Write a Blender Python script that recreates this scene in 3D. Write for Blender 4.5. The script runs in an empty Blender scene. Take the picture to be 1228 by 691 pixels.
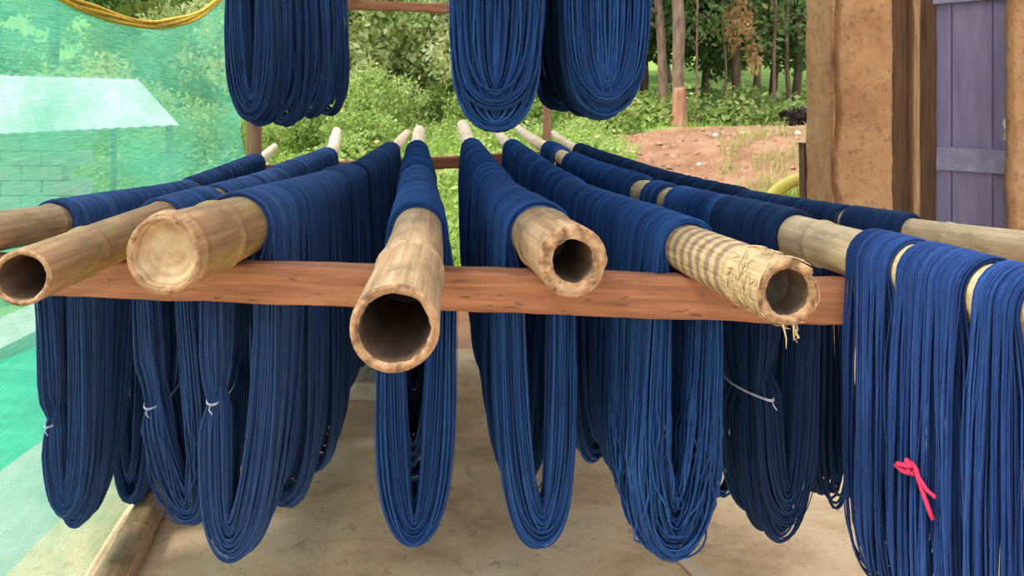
import bpy, math, random
import numpy as np
from mathutils import Vector

# ------------------------------------------------------------------ camera, sky, sun, exposure
SC = bpy.context.scene
COL = SC.collection
F, PCX, HOR, CAMZ = 850.0, 614.0, 115.0, 1.42     # focal length and principal point for a 1228 x 691 frame

cam_d = bpy.data.cameras.new('camera'); cam = bpy.data.objects.new('camera', cam_d); COL.objects.link(cam)
cam_d.sensor_width = 36.0; cam_d.lens = 36.0 * F / 1228.0
cam_d.shift_y = -(345.5 - HOR) / 1228.0
cam_d.clip_start = 0.05; cam_d.clip_end = 300
cam.location = (0, 0, CAMZ); cam.rotation_euler = (math.pi / 2, 0, 0)
SC.camera = cam

world = bpy.data.worlds.new('sky'); SC.world = world; world.use_nodes = True
wn = world.node_tree; bg = wn.nodes['Background']
tc = wn.nodes.new('ShaderNodeTexCoord'); sep = wn.nodes.new('ShaderNodeSeparateXYZ')
rmp = wn.nodes.new('ShaderNodeValToRGB')
rmp.color_ramp.elements[0].position = 0.0; rmp.color_ramp.elements[0].color = (0.98, 0.97, 0.93, 1)
rmp.color_ramp.elements[1].position = 0.6; rmp.color_ramp.elements[1].color = (0.80, 0.88, 1.0, 1)
wn.links.new(tc.outputs['Generated'], sep.inputs[0]); wn.links.new(sep.outputs['Z'], rmp.inputs[0])
wn.links.new(rmp.outputs[0], bg.inputs['Color'])
bg.inputs['Strength'].default_value = 1.5

sun_d = bpy.data.lights.new('sun', 'SUN'); sun = bpy.data.objects.new('sun', sun_d); COL.objects.link(sun)
sun_d.energy = 3.2; sun_d.angle = math.radians(12); sun_d.color = (1.0, 0.94, 0.82)
sun.rotation_euler = Vector((0.50, 0.22, -0.84)).to_track_quat('-Z', 'Y').to_euler()

SC.view_settings.view_transform = 'Standard'; SC.view_settings.look = 'None'
SC.view_settings.gamma = 1.0; SC.view_settings.use_curve_mapping = False
SC.view_settings.exposure = 0.68

# ------------------------------------------------------------------ helpers
def W(px, py, d):
    return np.array([(px - PCX) * d / F, d, CAMZ - (py - HOR) * d / F])

def mesh_np(name, verts, quads=None, tris=None, tone=None, smooth=True, uv=None):
    me = bpy.data.meshes.new(name)
    verts = np.asarray(verts, dtype=np.float32)
    quads = np.zeros((0, 4), np.int32) if quads is None else np.asarray(quads, np.int32)
    tris = np.zeros((0, 3), np.int32) if tris is None else np.asarray(tris, np.int32)
    nq, nt = len(quads), len(tris)
    me.vertices.add(len(verts)); me.vertices.foreach_set('co', verts.ravel())
    loops = np.concatenate([quads.ravel(), tris.ravel()]).astype(np.int32)
    me.loops.add(len(loops)); me.loops.foreach_set('vertex_index', loops)
    me.polygons.add(nq + nt)
    starts = np.concatenate([np.arange(nq) * 4, nq * 4 + np.arange(nt) * 3]).astype(np.int32)
    me.polygons.foreach_set('loop_start', starts)
    me.polygons.foreach_set('use_smooth', np.full(nq + nt, smooth))
    if tone is not None:
        a = me.attributes.new('tone', 'FLOAT', 'POINT'); a.data.foreach_set('value', np.asarray(tone, np.float32).ravel())
    if uv is not None:
        l = me.uv_layers.new(name='UVMap'); l.data.foreach_set('uv', np.asarray(uv, np.float32)[loops].ravel())
    me.update(calc_edges=True); me.validate()
    return me

def link(name, me, mat=None, parent=None):
    o = bpy.data.objects.new(name, me); COL.objects.link(o)
    if mat is not None and me is not None: me.materials.clear(); me.materials.append(mat)
    if parent is not None: o.parent = parent
    return o

def tag(o, label, cat, group=None):
    o['label'] = label; o['category'] = cat
    if group: o['group'] = group
    return o
def struct(o): o['kind'] = 'structure'; return o
def stuff(o): o['kind'] = 'stuff'; return o
def empty(name, loc=(0, 0, 0), parent=None):
    o = bpy.data.objects.new(name, None); COL.objects.link(o); o.location = loc
    o.empty_display_size = 0.1
    if parent: o.parent = parent
    return o

def grid_faces(nu, nv, cu=False, cv=False):
    i = np.arange(nu if cu else nu - 1)[:, None]; j = np.arange(nv if cv else nv - 1)[None, :]
    i2 = (i + 1) % nu; j2 = (j + 1) % nv
    q = np.stack(np.broadcast_arrays(i * nv + j, i2 * nv + j, i2 * nv + j2, i * nv + j2), -1)
    return q.reshape(-1, 4)

def snoise(P, freq, seed, octaves=3):
    """smooth pseudo noise, about -1..1, from sums of sines"""
    r = np.random.RandomState(seed); P = np.asarray(P, float); out = np.zeros(P.shape[:-1]); amp = 1.0; tot = 0
    for o in range(octaves):
        for k in range(4):
            v = r.normal(size=P.shape[-1]); v /= np.linalg.norm(v)
            out += amp * np.sin(P @ (v * freq * r.uniform(.7, 1.4)) * 2 * math.pi + r.uniform(0, 6.28)) * 0.5
        tot += amp; amp *= .5; freq *= 2.1
    return out / tot

def tube(pts, rad, sides=8, closed=False, caps=True):
    """verts, quads of one tube along pts"""
    pts = np.asarray(pts, float); n = len(pts); rad = np.broadcast_to(rad, (n,))
    if closed: T = np.roll(pts, -1, 0) - np.roll(pts, 1, 0)
    else: T = np.gradient(pts, axis=0)
    T /= np.linalg.norm(T, axis=1)[:, None] + 1e-12
    up = np.array([0, 0, 1.0]) if abs(T[:, 2]).mean() < .8 else np.array([1.0, 0, 0])
    A = np.cross(T, up); A /= np.linalg.norm(A, axis=1)[:, None] + 1e-9
    B = np.cross(T, A)
    th = np.arange(sides) * 2 * math.pi / sides
    V = pts[:, None] + rad[:, None, None] * (np.cos(th)[None, :, None] * A[:, None] + np.sin(th)[None, :, None] * B[:, None])
    V = V.reshape(-1, 3); Q = grid_faces(n, sides, closed, True); Tr = []
    if caps and not closed:
        V = np.vstack([V, pts[0], pts[-1]]); c0 = n * sides
        for k in range(sides):
            Tr.append((c0, k, (k + 1) % sides)); Tr.append((c0 + 1, (n - 1) * sides + (k + 1) % sides, (n - 1) * sides + k))
    return V, Q, np.array(Tr, np.int32).reshape(-1, 3)

class MB:
    def __init__(s): s.v = []; s.q = []; s.t = []; s.n = 0
    def add(s, V, Q=None, T=None):
        V = np.asarray(V, float); s.v.append(V)
        if Q is not None and len(Q): s.q.append(np.asarray(Q) + s.n)
        if T is not None and len(T): s.t.append(np.asarray(T) + s.n)
        s.n += len(V); return s
    def tube(s, *a, **k): return s.add(*tube(*a, **k))
    def box(s, c, size, R=None):
        h = np.array(size) / 2; b = np.array([[x, y, z] for x in (-1, 1) for y in (-1, 1) for z in (-1, 1)]) * h
        if R is not None: b = b @ np.asarray(R).T
        return s.add(b + np.array(c), [(0, 1, 3, 2), (4, 6, 7, 5), (0, 4, 5, 1), (2, 3, 7, 6), (0, 2, 6, 4), (1, 5, 7, 3)])
    def mesh(s, name, smooth=True):
        return mesh_np(name, np.vstack(s.v), np.vstack(s.q) if s.q else None, np.vstack(s.t) if s.t else None, smooth=smooth)

def rough_bar(p0, p1, w, h, seed, amp=.003, n=60, top_wobble=0.0):
    """sawn timber from p0 to p1 (centre line), w across, h tall: rounded corners and rough faces"""
    p0 = np.array(p0, float); p1 = np.array(p1, float); ax = p1 - p0; L = np.linalg.norm(ax); ax /= L
    ref = np.array([0, 0, 1.0]) if abs(ax[2]) < .8 else np.array([0, 1.0, 0])
    A = np.cross(ax, ref); A /= np.linalg.norm(A); B = np.cross(A, ax)
    c = .12 * min(w, h); prof = []
    for sx, sy in ((1, 1), (-1, 1), (-1, -1), (1, -1)):
        cx, cy = sx * (w / 2 - c), sy * (h / 2 - c); a0 = {(1, 1): 0, (-1, 1): 90, (-1, -1): 180, (1, -1): 270}[(sx, sy)]
        for a in (0, 45, 90):
            t = math.radians(a0 + a); prof.append((cx + c * math.cos(t), cy + c * math.sin(t)))
        # a mid point on the following face
    prof = np.array(prof); full = []
    for k in range(len(prof)):
        full.append(prof[k]); nx = prof[(k + 1) % len(prof)]
        if np.linalg.norm(nx - prof[k]) > .4 * min(w, h):
            full += [prof[k] * (1 - f) + nx * f for f in (.33, .67)]
    full = np.array(full); m = len(full)
    s = np.linspace(0, L, n); P = p0 + s[:, None] * ax
    V = P[:, None] + full[None, :, :1] * A + full[None, :, 1:] * B
    sc = np.stack([np.broadcast_to(s[:, None] * .35, (n, m)), np.broadcast_to(full[None, :, 0], (n, m)), np.broadcast_to(full[None, :, 1], (n, m))], -1)
    dsp = snoise(sc, 14, seed, 3) * amp
    nrm = full / np.linalg.norm(full, axis=1)[:, None]
    V = V + dsp[..., None] * (nrm[None, :, :1] * A + nrm[None, :, 1:] * B)
    V = V.reshape(-1, 3); Q = grid_faces(n, m, False, True)[:, ::-1]
    V = np.vstack([V, P[0], P[-1]]); c0 = n * m; T = []
    for k in range(m):
        T.append((c0, k, (k + 1) % m)); T.append((c0 + 1, (n - 1) * m + (k + 1) % m, (n - 1) * m + k))
    return V, Q, np.array(T)

# ------------------------------------------------------------------ materials
def new_mat(name):
    m = bpy.data.materials.new(name); m.use_nodes = True
    return m, m.node_tree, m.node_tree.nodes['Principled BSDF']
def N(nt, typ, **kw):
    n = nt.nodes.new(typ)
    for k, v in kw.items(): setattr(n, k, v)
    return n
def noise(nt, vec, scale, detail=4, rough=.6, dist=0):
    n = N(nt, 'ShaderNodeTexNoise'); n.inputs['Scale'].default_value = scale; n.inputs['Detail'].default_value = detail
    n.inputs['Roughness'].default_value = rough; n.inputs['Distortion'].default_value = dist
    if vec is not None: nt.links.new(vec, n.inputs['Vector'])
    return n.outputs['Fac']
def ramp(nt, fac, stops):
    n = N(nt, 'ShaderNodeValToRGB'); e = n.color_ramp.elements
    while len(e) < len(stops): e.new(.5)
    for k, (p, c) in enumerate(stops): e[k].position = p; e[k].color = (*c, 1)
    nt.links.new(fac, n.inputs[0]); return n.outputs[0]
def mapping(nt, vec, scale):
    n = N(nt, 'ShaderNodeMapping'); n.inputs['Scale'].default_value = scale; nt.links.new(vec, n.inputs[0]); return n.outputs[0]
def mix(nt, fac, a, b, mode='MIX'):
    n = N(nt, 'ShaderNodeMix', data_type='RGBA', blend_type=mode)
    for sock, v in ((0, fac), (6, a), (7, b)):
        if isinstance(v, (int, float)): n.inputs[sock].default_value = v
        elif isinstance(v, tuple): n.inputs[sock].default_value = (*v, 1)
        else: nt.links.new(v, n.inputs[sock])
    return n.outputs[2]
def bump(nt, b, h, strength, dist=.01):
    n = N(nt, 'ShaderNodeBump'); n.inputs['Strength'].default_value = strength; n.inputs['Distance'].default_value = dist
    nt.links.new(h, n.inputs['Height']); nt.links.new(n.outputs[0], b.inputs['Normal'])
def objco(nt): return N(nt, 'ShaderNodeTexCoord').outputs['Object']
def geopos(nt): return N(nt, 'ShaderNodeNewGeometry').outputs['Position']

def simple(name, stops, scale, stretch=(1, 1, 1), rough=.85, bstr=.4, bdist=.005, bscale=None, detail=6):
    m, nt, b = new_mat(name); co = mapping(nt, objco(nt), stretch)
    f = noise(nt, co, scale, detail); nt.links.new(ramp(nt, f, stops), b.inputs['Base Color'])
    b.inputs['Roughness'].default_value = rough
    if bstr: bump(nt, b, noise(nt, co, bscale or scale * 2.5, 8), bstr, bdist)
    return m

def yarn_mat(name, dark, mid, light):  # the light stop also carries strand highlights, put into the dye colour
    m, nt, b = new_mat(name)
    at = N(nt, 'ShaderNodeAttribute', attribute_name='tone')
    uvn = N(nt, 'ShaderNodeUVMap', uv_map='UVMap')
    fib = noise(nt, mapping(nt, uvn.outputs[0], (7, 45, 1)), 1.0, 5, .75, .6)
    twist = noise(nt, mapping(nt, uvn.outputs[0], (1.2, 7, 1)), 1.0, 2)
    add = N(nt, 'ShaderNodeMath', operation='MULTIPLY_ADD'); nt.links.new(fib, add.inputs[0]); add.inputs[1].default_value = 1.5
    sh = N(nt, 'ShaderNodeMath', operation='ADD'); nt.links.new(at.outputs['Fac'], sh.inputs[0]); sh.inputs[1].default_value = -.45; nt.links.new(sh.outputs[0], add.inputs[2])
    sub = N(nt, 'ShaderNodeMath', operation='MULTIPLY_ADD'); nt.links.new(twist, sub.inputs[0]); sub.inputs[1].default_value = .4
    nt.links.new(add.outputs[0], sub.inputs[2])
    nt.links.new(ramp(nt, sub.outputs[0], [(.55, dark), (.98, mid), (1.0, mid)] if False else [(.0, dark), (.5, mid), (1.0, light)]), b.inputs['Base Color'])
    b.inputs['Roughness'].default_value = .8
    b.inputs['Specular IOR Level'].default_value = .15
    b.inputs['Sheen Weight'].default_value = .10; b.inputs['Sheen Roughness'].default_value = .5
    b.inputs['Sheen Tint'].default_value = (.25, .45, .9, 1)
    bump(nt, b, fib, .8, .002)
    return m
M = {}
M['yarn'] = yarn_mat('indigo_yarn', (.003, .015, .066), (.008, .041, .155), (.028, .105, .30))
M['yarn_shaded'] = yarn_mat('shaded_indigo_yarn', (.002, .009, .034), (.005, .021, .072), (.012, .048, .14))  # darker copy: shade among the crowded skeins is put into the dye
M['yarn_violet'] = yarn_mat('violet_indigo_yarn', (.004, .015, .070), (.009, .033, .140), (.028, .075, .25))
M['yarn_hazed'] = yarn_mat('hazed_indigo_yarn', (.009, .023, .078), (.019, .052, .155), (.048, .108, .26))  # left skeins: the greyish haze over them is put into the colour

def bamboo_mat(name, lo, mid, hi, stain=(.15, .10, .05), green=0.0):
    m, nt, b = new_mat(name); uvn = N(nt, 'ShaderNodeUVMap', uv_map='UVMap').outputs[0]   # u round, v along in metres
    f = noise(nt, mapping(nt, uvn, (14, 1.2, 1)), 2.2, 7, .65, .3)
    col = ramp(nt, f, [(.3, lo), (.52, mid), (.75, hi)])
    f2 = noise(nt, mapping(nt, uvn, (3, 6, 1)), 1.4, 5, .7)
    f2r = ramp(nt, f2, [(.47, (0, 0, 0)), (.66, (1, 1, 1))])
    col = mix(nt, f2r, col, stain)
    f5 = noise(nt, mapping(nt, uvn, (5, 9, 1)), 1.2, 6, .7, .8); col = mix(nt, ramp(nt, f5, [(.55, (0, 0, 0)), (.68, (.6, .6, .6))]), col, hi)
    if green:
        f3 = noise(nt, mapping(nt, uvn, (4, 5, 1)), .9, 3); col = mix(nt, ramp(nt, f3, [(.5, (0, 0, 0)), (.7, (green,) * 3)]), col, (.30, .30, .05))
    sp = noise(nt, mapping(nt, uvn, (30, 60, 1)), 1.5, 3, .6)
    col = mix(nt, ramp(nt, sp, [(.62, (0, 0, 0)), (.70, (.6, .6, .6))]), col, (.07, .045, .025))
    nt.links.new(col, b.inputs['Base Color']); b.inputs['Roughness'].default_value = .55
    bump(nt, b, noise(nt, mapping(nt, uvn, (40, 5, 1)), 2, 6), .35, .004)
    return m
M['bamboo'] = bamboo_mat('dry_bamboo', (.19, .105, .050), (.33, .21, .11), (.47, .335, .20), green=.0)
M['bamboo_warm'] = bamboo_mat('warm_bamboo', (.15, .075, .030), (.29, .155, .068), (.44, .275, .14), green=.7)
M['bamboo_pale'] = bamboo_mat('pale_bamboo', (.33, .24, .13), (.49, .37, .215), (.63, .52, .34), stain=(.30, .24, .14))
M['bamboo_tip'] = bamboo_mat('pale_tip_bamboo', (.50, .38, .25), (.68, .54, .40), (.80, .68, .55), stain=(.45, .34, .22))
M['cut_end'] = simple('cut_bamboo_end', [(.35, (.13, .065, .028)), (.5, (.34, .19, .09)), (.7, (.48, .31, .17))], 45, bstr=.9, bdist=.006)
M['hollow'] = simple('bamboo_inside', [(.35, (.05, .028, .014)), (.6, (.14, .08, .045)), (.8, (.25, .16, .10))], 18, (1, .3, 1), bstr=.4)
M['diaphragm'] = simple('bamboo_node_wall', [(.3, (.27, .165, .08)), (.5, (.42, .285, .15)), (.75, (.56, .42, .26))], 26, bstr=.5)
M['diaphragm_dark'] = simple('dark_node_wall', [(.3, (.045, .030, .020)), (.55, (.095, .066, .046)), (.8, (.19, .145, .11))], 30, bstr=.5)  # darker brown disc inside the banded pole
# bamboo with rings left by torn sheath
def banded():
    m, nt, b = new_mat('banded_bamboo'); uvn = N(nt, 'ShaderNodeUVMap', uv_map='UVMap').outputs[0]
    s = N(nt, 'ShaderNodeSeparateXYZ'); nt.links.new(uvn, s.inputs[0])
    ds = noise(nt, mapping(nt, uvn, (6, 8, 1)), 1.5, 3)
    k = N(nt, 'ShaderNodeMath', operation='MULTIPLY_ADD'); nt.links.new(ds, k.inputs[0]); k.inputs[1].default_value = .020; nt.links.new(s.outputs[1], k.inputs[2])
    md = N(nt, 'ShaderNodeMath', operation='MULTIPLY'); nt.links.new(k.outputs[0], md.inputs[0]); md.inputs[1].default_value = 2 * math.pi / .034
    sn = N(nt, 'ShaderNodeMath', operation='SINE'); nt.links.new(md.outputs[0], sn.inputs[0])
    g = noise(nt, mapping(nt, uvn, (26, 6, 1)), 1.6, 4)
    ad = N(nt, 'ShaderNodeMath', operation='MULTIPLY_ADD'); nt.links.new(g, ad.inputs[0]); ad.inputs[1].default_value = 2.6; nt.links.new(sn.outputs[0], ad.inputs[2])
    adm = N(nt, 'ShaderNodeMath', operation='ADD'); nt.links.new(ad.outputs[0], adm.inputs[0]); adm.inputs[1].default_value = -.75
    band = ramp(nt, adm.outputs[0], [(.4, (0, 0, 0)), (.8, (1, 1, 1))])
    gt = N(nt, 'ShaderNodeMapRange'); nt.links.new(s.outputs[1], gt.inputs[0]); gt.inputs[1].default_value = .10; gt.inputs[2].default_value = .135
    bb = N(nt, 'ShaderNodeMath', operation='MULTIPLY'); nt.links.new(band, bb.inputs[0]); nt.links.new(gt.outputs[0], bb.inputs[1])
    fine = noise(nt, mapping(nt, uvn, (22, 3, 1)), 2.5, 6)
    pale = ramp(nt, fine, [(.3, (.26, .17, .08)), (.55, (.41, .295, .16)), (.8, (.57, .455, .29))])
    dark = ramp(nt, fine, [(.3, (.10, .06, .035)), (.7, (.27, .19, .12))])
    nt.links.new(mix(nt, bb.outputs[0], pale, dark), b.inputs['Base Color']); b.inputs['Roughness'].default_value = .8
    bump(nt, b, fine, .5, .006)
    return m
M['bamboo_banded'] = banded()
M['fibre'] = simple('frayed_bamboo_fibre', [(.3, (.30, .20, .09)), (.7, (.52, .40, .23))], 40, bstr=0)

def timber(name, lo, mid, hi):
    m, nt, b = new_mat(name); co = objco(nt)
    f = noise(nt, mapping(nt, co, (2.2, 40, 40)), 1.6, 8, .65, .4); col = ramp(nt, f, [(.3, lo), (.52, mid), (.75, hi)])
    f2 = noise(nt, co, 5, 4); col = mix(nt, ramp(nt, f2, [(.52, (0, 0, 0)), (.75, (.55, .55, .55))]), col, (.22, .085, .035))
    sp = noise(nt, mapping(nt, co, (12, 60, 60)), 1.6, 3); col = mix(nt, ramp(nt, sp, [(.60, (0, 0, 0)), (.70, (.75, .75, .75))]), col, (.075, .032, .016))
    nt.links.new(col, b.inputs['Base Color']); b.inputs['Roughness'].default_value = .75
    bump(nt, b, f, .5, .004); return m
M['timber'] = timber('red_brown_timber', (.15, .052, .022), (.28, .105, .046), (.42, .185, .088))
M['timber_post'] = simple('post_timber', [(.3, (.14, .06, .03)), (.6, (.34, .18, .10)), (.8, (.50, .32, .20))], 3, (12, 12, 1), bstr=.5)
M['timber_dark_shaded'] = simple('dark_shaded_timber', [(.3, (.055, .028, .014)), (.6, (.13, .07, .036)), (.8, (.22, .125, .065))], 3, (14, 14, 1), bstr=.5)  # dark brown wood; on the jambs the shadow there is in the colour
M['timber_edge'] = simple('pale_frame_edge', [(.3, (.20, .11, .05)), (.6, (.42, .27, .14)), (.8, (.55, .38, .21))], 4, (14, 14, 1), bstr=.5)  # paler brown strip between the dark jambs

def adobe():
    m, nt, b = new_mat('adobe_plaster'); co = geopos(nt)
    f = noise(nt, co, 3.5, 9, .65); col = ramp(nt, f, [(.28, (.38, .185, .08)), (.5, (.57, .315, .15)), (.72, (.67, .41, .215))])
    p = noise(nt, co, 26, 6, .7); col = mix(nt, ramp(nt, p, [(.33, (.8, .8, .8)), (.47, (0, 0, 0))]), col, (.27, .13, .055))
    s = noise(nt, mapping(nt, co, (60, 60, 14)), 1.5, 4); col = mix(nt, ramp(nt, s, [(.60, (0, 0, 0)), (.72, (.55, .55, .55))]), col, (.36, .18, .085))
    nt.links.new(col, b.inputs['Base Color']); b.inputs['Roughness'].default_value = .95
    bump(nt, b, noise(nt, co, 30, 12, .75), 1.0, .035); return m
M['adobe'] = adobe()
M['door'] = simple('purple_door_paint', [(.3, (.18, .165, .31)), (.55, (.25, .235, .41)), (.8, (.33, .32, .50))], 2.2, (9, 9, 1), rough=.6, bstr=.3)
M['door_trim'] = simple('purple_grey_batten', [(.3, (.22, .225, .36)), (.55, (.29, .30, .46)), (.8, (.37, .39, .55))], 2.2, (3, 9, 9), rough=.6, bstr=.3)
M['white'] = simple('white_paint', [(.3, (.7, .68, .64)), (.7, (.85, .83, .8))], 20, bstr=.1)
M['thread'] = simple('white_tie_thread', [(.3, (.45, .47, .55)), (.7, (.70, .72, .80))], 60, bstr=0)
M['red_yarn'] = simple('red_yarn', [(.3, (.38, .008, .05)), (.7, (.70, .025, .11))], 120, bstr=.5, bdist=.002)

def floor_mat():
    m, nt, b = new_mat('dusty_concrete_floor'); co = geopos(nt)
    f = noise(nt, mapping(nt, co, (1, 1.6, 1)), 2.2, 9, .68, .4)
    col = ramp(nt, f, [(.28, (.40, .25, .14)), (.48, (.70, .49, .29)), (.70, (.85, .67, .44))])
    f2 = noise(nt, co, 11, 8, .75); col = mix(nt, ramp(nt, f2, [(.30, (.75, .75, .75)), (.44, (0, 0, 0))]), col, (.13, .10, .07))
    f3 = noise(nt, co, 70, 4, .6); col = mix(nt, ramp(nt, f3, [(.30, (.5, .5, .5)), (.40, (0, 0, 0))]), col, (.16, .115, .075))
    f4 = noise(nt, co, 1.1, 3); col = mix(nt, ramp(nt, f4, [(.55, (0, 0, 0)), (.75, (.5, .5, .5))]), col, (.52, .33, .21))
    nt.links.new(col, b.inputs['Base Color']); b.inputs['Roughness'].default_value = .9
    bump(nt, b, noise(nt, co, 40, 9, .7), .45, .012); return m
M['floor'] = floor_mat()
M['kerb'] = simple('pale_kerb_concrete', [(.3, (.36, .30, .20)), (.55, (.55, .49, .36)), (.8, (.74, .69, .58))], 14, bstr=.6)
M['gravel_top'] = simple('white_gravel_concrete', [(.35, (.40, .36, .30)), (.5, (.72, .70, .66)), (.7, (.85, .84, .82))], 45, bstr=.9, bdist=.02)
M['slab'] = simple('pale_apron', [(.3, (.34, .36, .31)), (.7, (.50, .52, .47))], 8, bstr=.3)
M['roof_sheet'] = simple('white_roof_sheet', [(.3, (.40, .44, .43)), (.7, (.50, .54, .53))], 5, bstr=.2)
M['translucent_roof0'] = simple('grey_metal_sheet', [(.3, (.25, .25, .25)), (.7, (.38, .37, .36))], 5, bstr=.2)
def roof_mat():  # translucency added to let soft top light onto poles and floor
    m = bpy.data.materials.new('translucent_roof_sheet'); m.use_nodes = True; nt = m.node_tree; nt.nodes.clear()
    out = N(nt, 'ShaderNodeOutputMaterial'); d = N(nt, 'ShaderNodeBsdfDiffuse'); t = N(nt, 'ShaderNodeBsdfTranslucent'); mx = N(nt, 'ShaderNodeMixShader')
    d.inputs[0].default_value = (.75, .74, .70, 1); t.inputs[0].default_value = (.80, .80, .76, 1); mx.inputs[0].default_value = .6
    nt.links.new(d.outputs[0], mx.inputs[1]); nt.links.new(t.outputs[0], mx.inputs[2]); nt.links.new(mx.outputs[0], out.inputs[0]); return m
M['translucent_roof'] = roof_mat()
M['rope'] = simple('yellow_rope', [(.3, (.66, .38, .03)), (.6, (.84, .55, .07)), (.8, (.90, .66, .18))], 50, bstr=.6)
M['yellow'] = simple('yellow_plastic', [(.3, (.62, .50, .05)), (.7, (.76, .66, .14))], 6, rough=.45, bstr=.1)
M['block'] = simple('pale_block', [(.3, (.50, .53, .48)), (.7, (.68, .70, .66))], 12, bstr=.5)

def terrain_mat():
    m, nt, b = new_mat('earth_and_grass'); co = geopos(nt)
    at = N(nt, 'ShaderNodeAttribute', attribute_name='tone')     # 0 earth .. 1 grass
    f = noise(nt, co, 1.6, 9, .7); dirt = ramp(nt, f, [(.3, (.19, .09, .05)), (.5, (.32, .17, .10)), (.72, (.46, .29, .19))])
    f1 = noise(nt, co, 3.0, 8, .7); gr = ramp(nt, f1, [(.3, (.18, .28, .07)), (.55, (.30, .44, .12)), (.8, (.44, .55, .20))])
    e = noise(nt, co, 1.8, 6, .7)
    ad = N(nt, 'ShaderNodeMath', operation='MULTIPLY_ADD'); nt.links.new(e, ad.inputs[0]); ad.inputs[1].default_value = .6; nt.links.new(at.outputs['Fac'], ad.inputs[2])
    nt.links.new(mix(nt, ramp(nt, ad.outputs[0], [(.7, (0, 0, 0)), (.9, (1, 1, 1))]), dirt, gr), b.inputs['Base Color'])
    b.inputs['Roughness'].default_value = 1.0; b.inputs['Specular IOR Level'].default_value = .1
    bump(nt, b, noise(nt, co, 9, 9, .7), .7, .08); return m
M['terrain'] = terrain_mat()

def leaf_mat(name, stops):
    m = bpy.data.materials.new(name); m.use_nodes = True; nt = m.node_tree; nt.nodes.clear()
    out = N(nt, 'ShaderNodeOutputMaterial'); at = N(nt, 'ShaderNodeAttribute', attribute_name='tone')
    c = ramp(nt, at.outputs['Fac'], stops)
    d = N(nt, 'ShaderNodeBsdfDiffuse'); t = N(nt, 'ShaderNodeBsdfTranslucent'); mx = N(nt, 'ShaderNodeMixShader')
    nt.links.new(c, d.inputs[0]); nt.links.new(mix(nt, 1.0, c, (1.0, 1.0, .6), 'MULTIPLY'), t.inputs[0])
    mx.inputs[0].default_value = .48; nt.links.new(d.outputs[0], mx.inputs[1]); nt.links.new(t.outputs[0], mx.inputs[2])
    nt.links.new(mx.outputs[0], out.inputs[0]); return m
M['leaf_dark'] = leaf_mat('deep_green_leaves', [(0, (.09, .16, .075)), (.5, (.18, .29, .12)), (.85, (.30, .42, .19)), (1, (.46, .40, .20))])
M['leaf_hazed'] = leaf_mat('hazed_green_leaves', [(0, (.40, .48, .22)), (.5, (.58, .64, .34)), (.85, (.72, .74, .48)), (1, (.76, .62, .36))])  # bright haze over the left of the wood is put into these leaves
M['leaf_bush'] = leaf_mat('yellow_green_leaves', [(0, (.20, .30, .08)), (.5, (.36, .48, .16)), (.9, (.52, .60, .28)), (1, (.62, .50, .26))])
M['leaf_dry'] = leaf_mat('dry_leaves', [(0, (.30, .17, .08)), (.5, (.48, .32, .16)), (1, (.62, .47, .27))])
M['leaf_purple'] = leaf_mat('purple_leaves', [(0, (.03, .02, .03)), (.5, (.07, .05, .06)), (1, (.12, .10, .10))])
M['grass'] = leaf_mat('grass_blades', [(0, (.20, .34, .06)), (.5, (.36, .52, .12)), (.85, (.52, .62, .22)), (1, (.66, .60, .32))])
M['grass_dry'] = leaf_mat('dry_grass_blades', [(0, (.34, .34, .14)), (.5, (.52, .47, .24)), (1, (.66, .56, .34))])
M['bark'] = simple('brown_bark', [(.3, (.10, .06, .04)), (.55, (.22, .145, .10)), (.8, (.36, .25, .18))], 4, (5, 5, 1), bstr=.8, bdist=.03)
M['bark_orange'] = simple('orange_stripped_bark', [(.3, (.22, .10, .055)), (.55, (.38, .18, .10)), (.8, (.46, .27, .17))], 4, (5, 5, 1), bstr=.6, bdist=.02)

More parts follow.
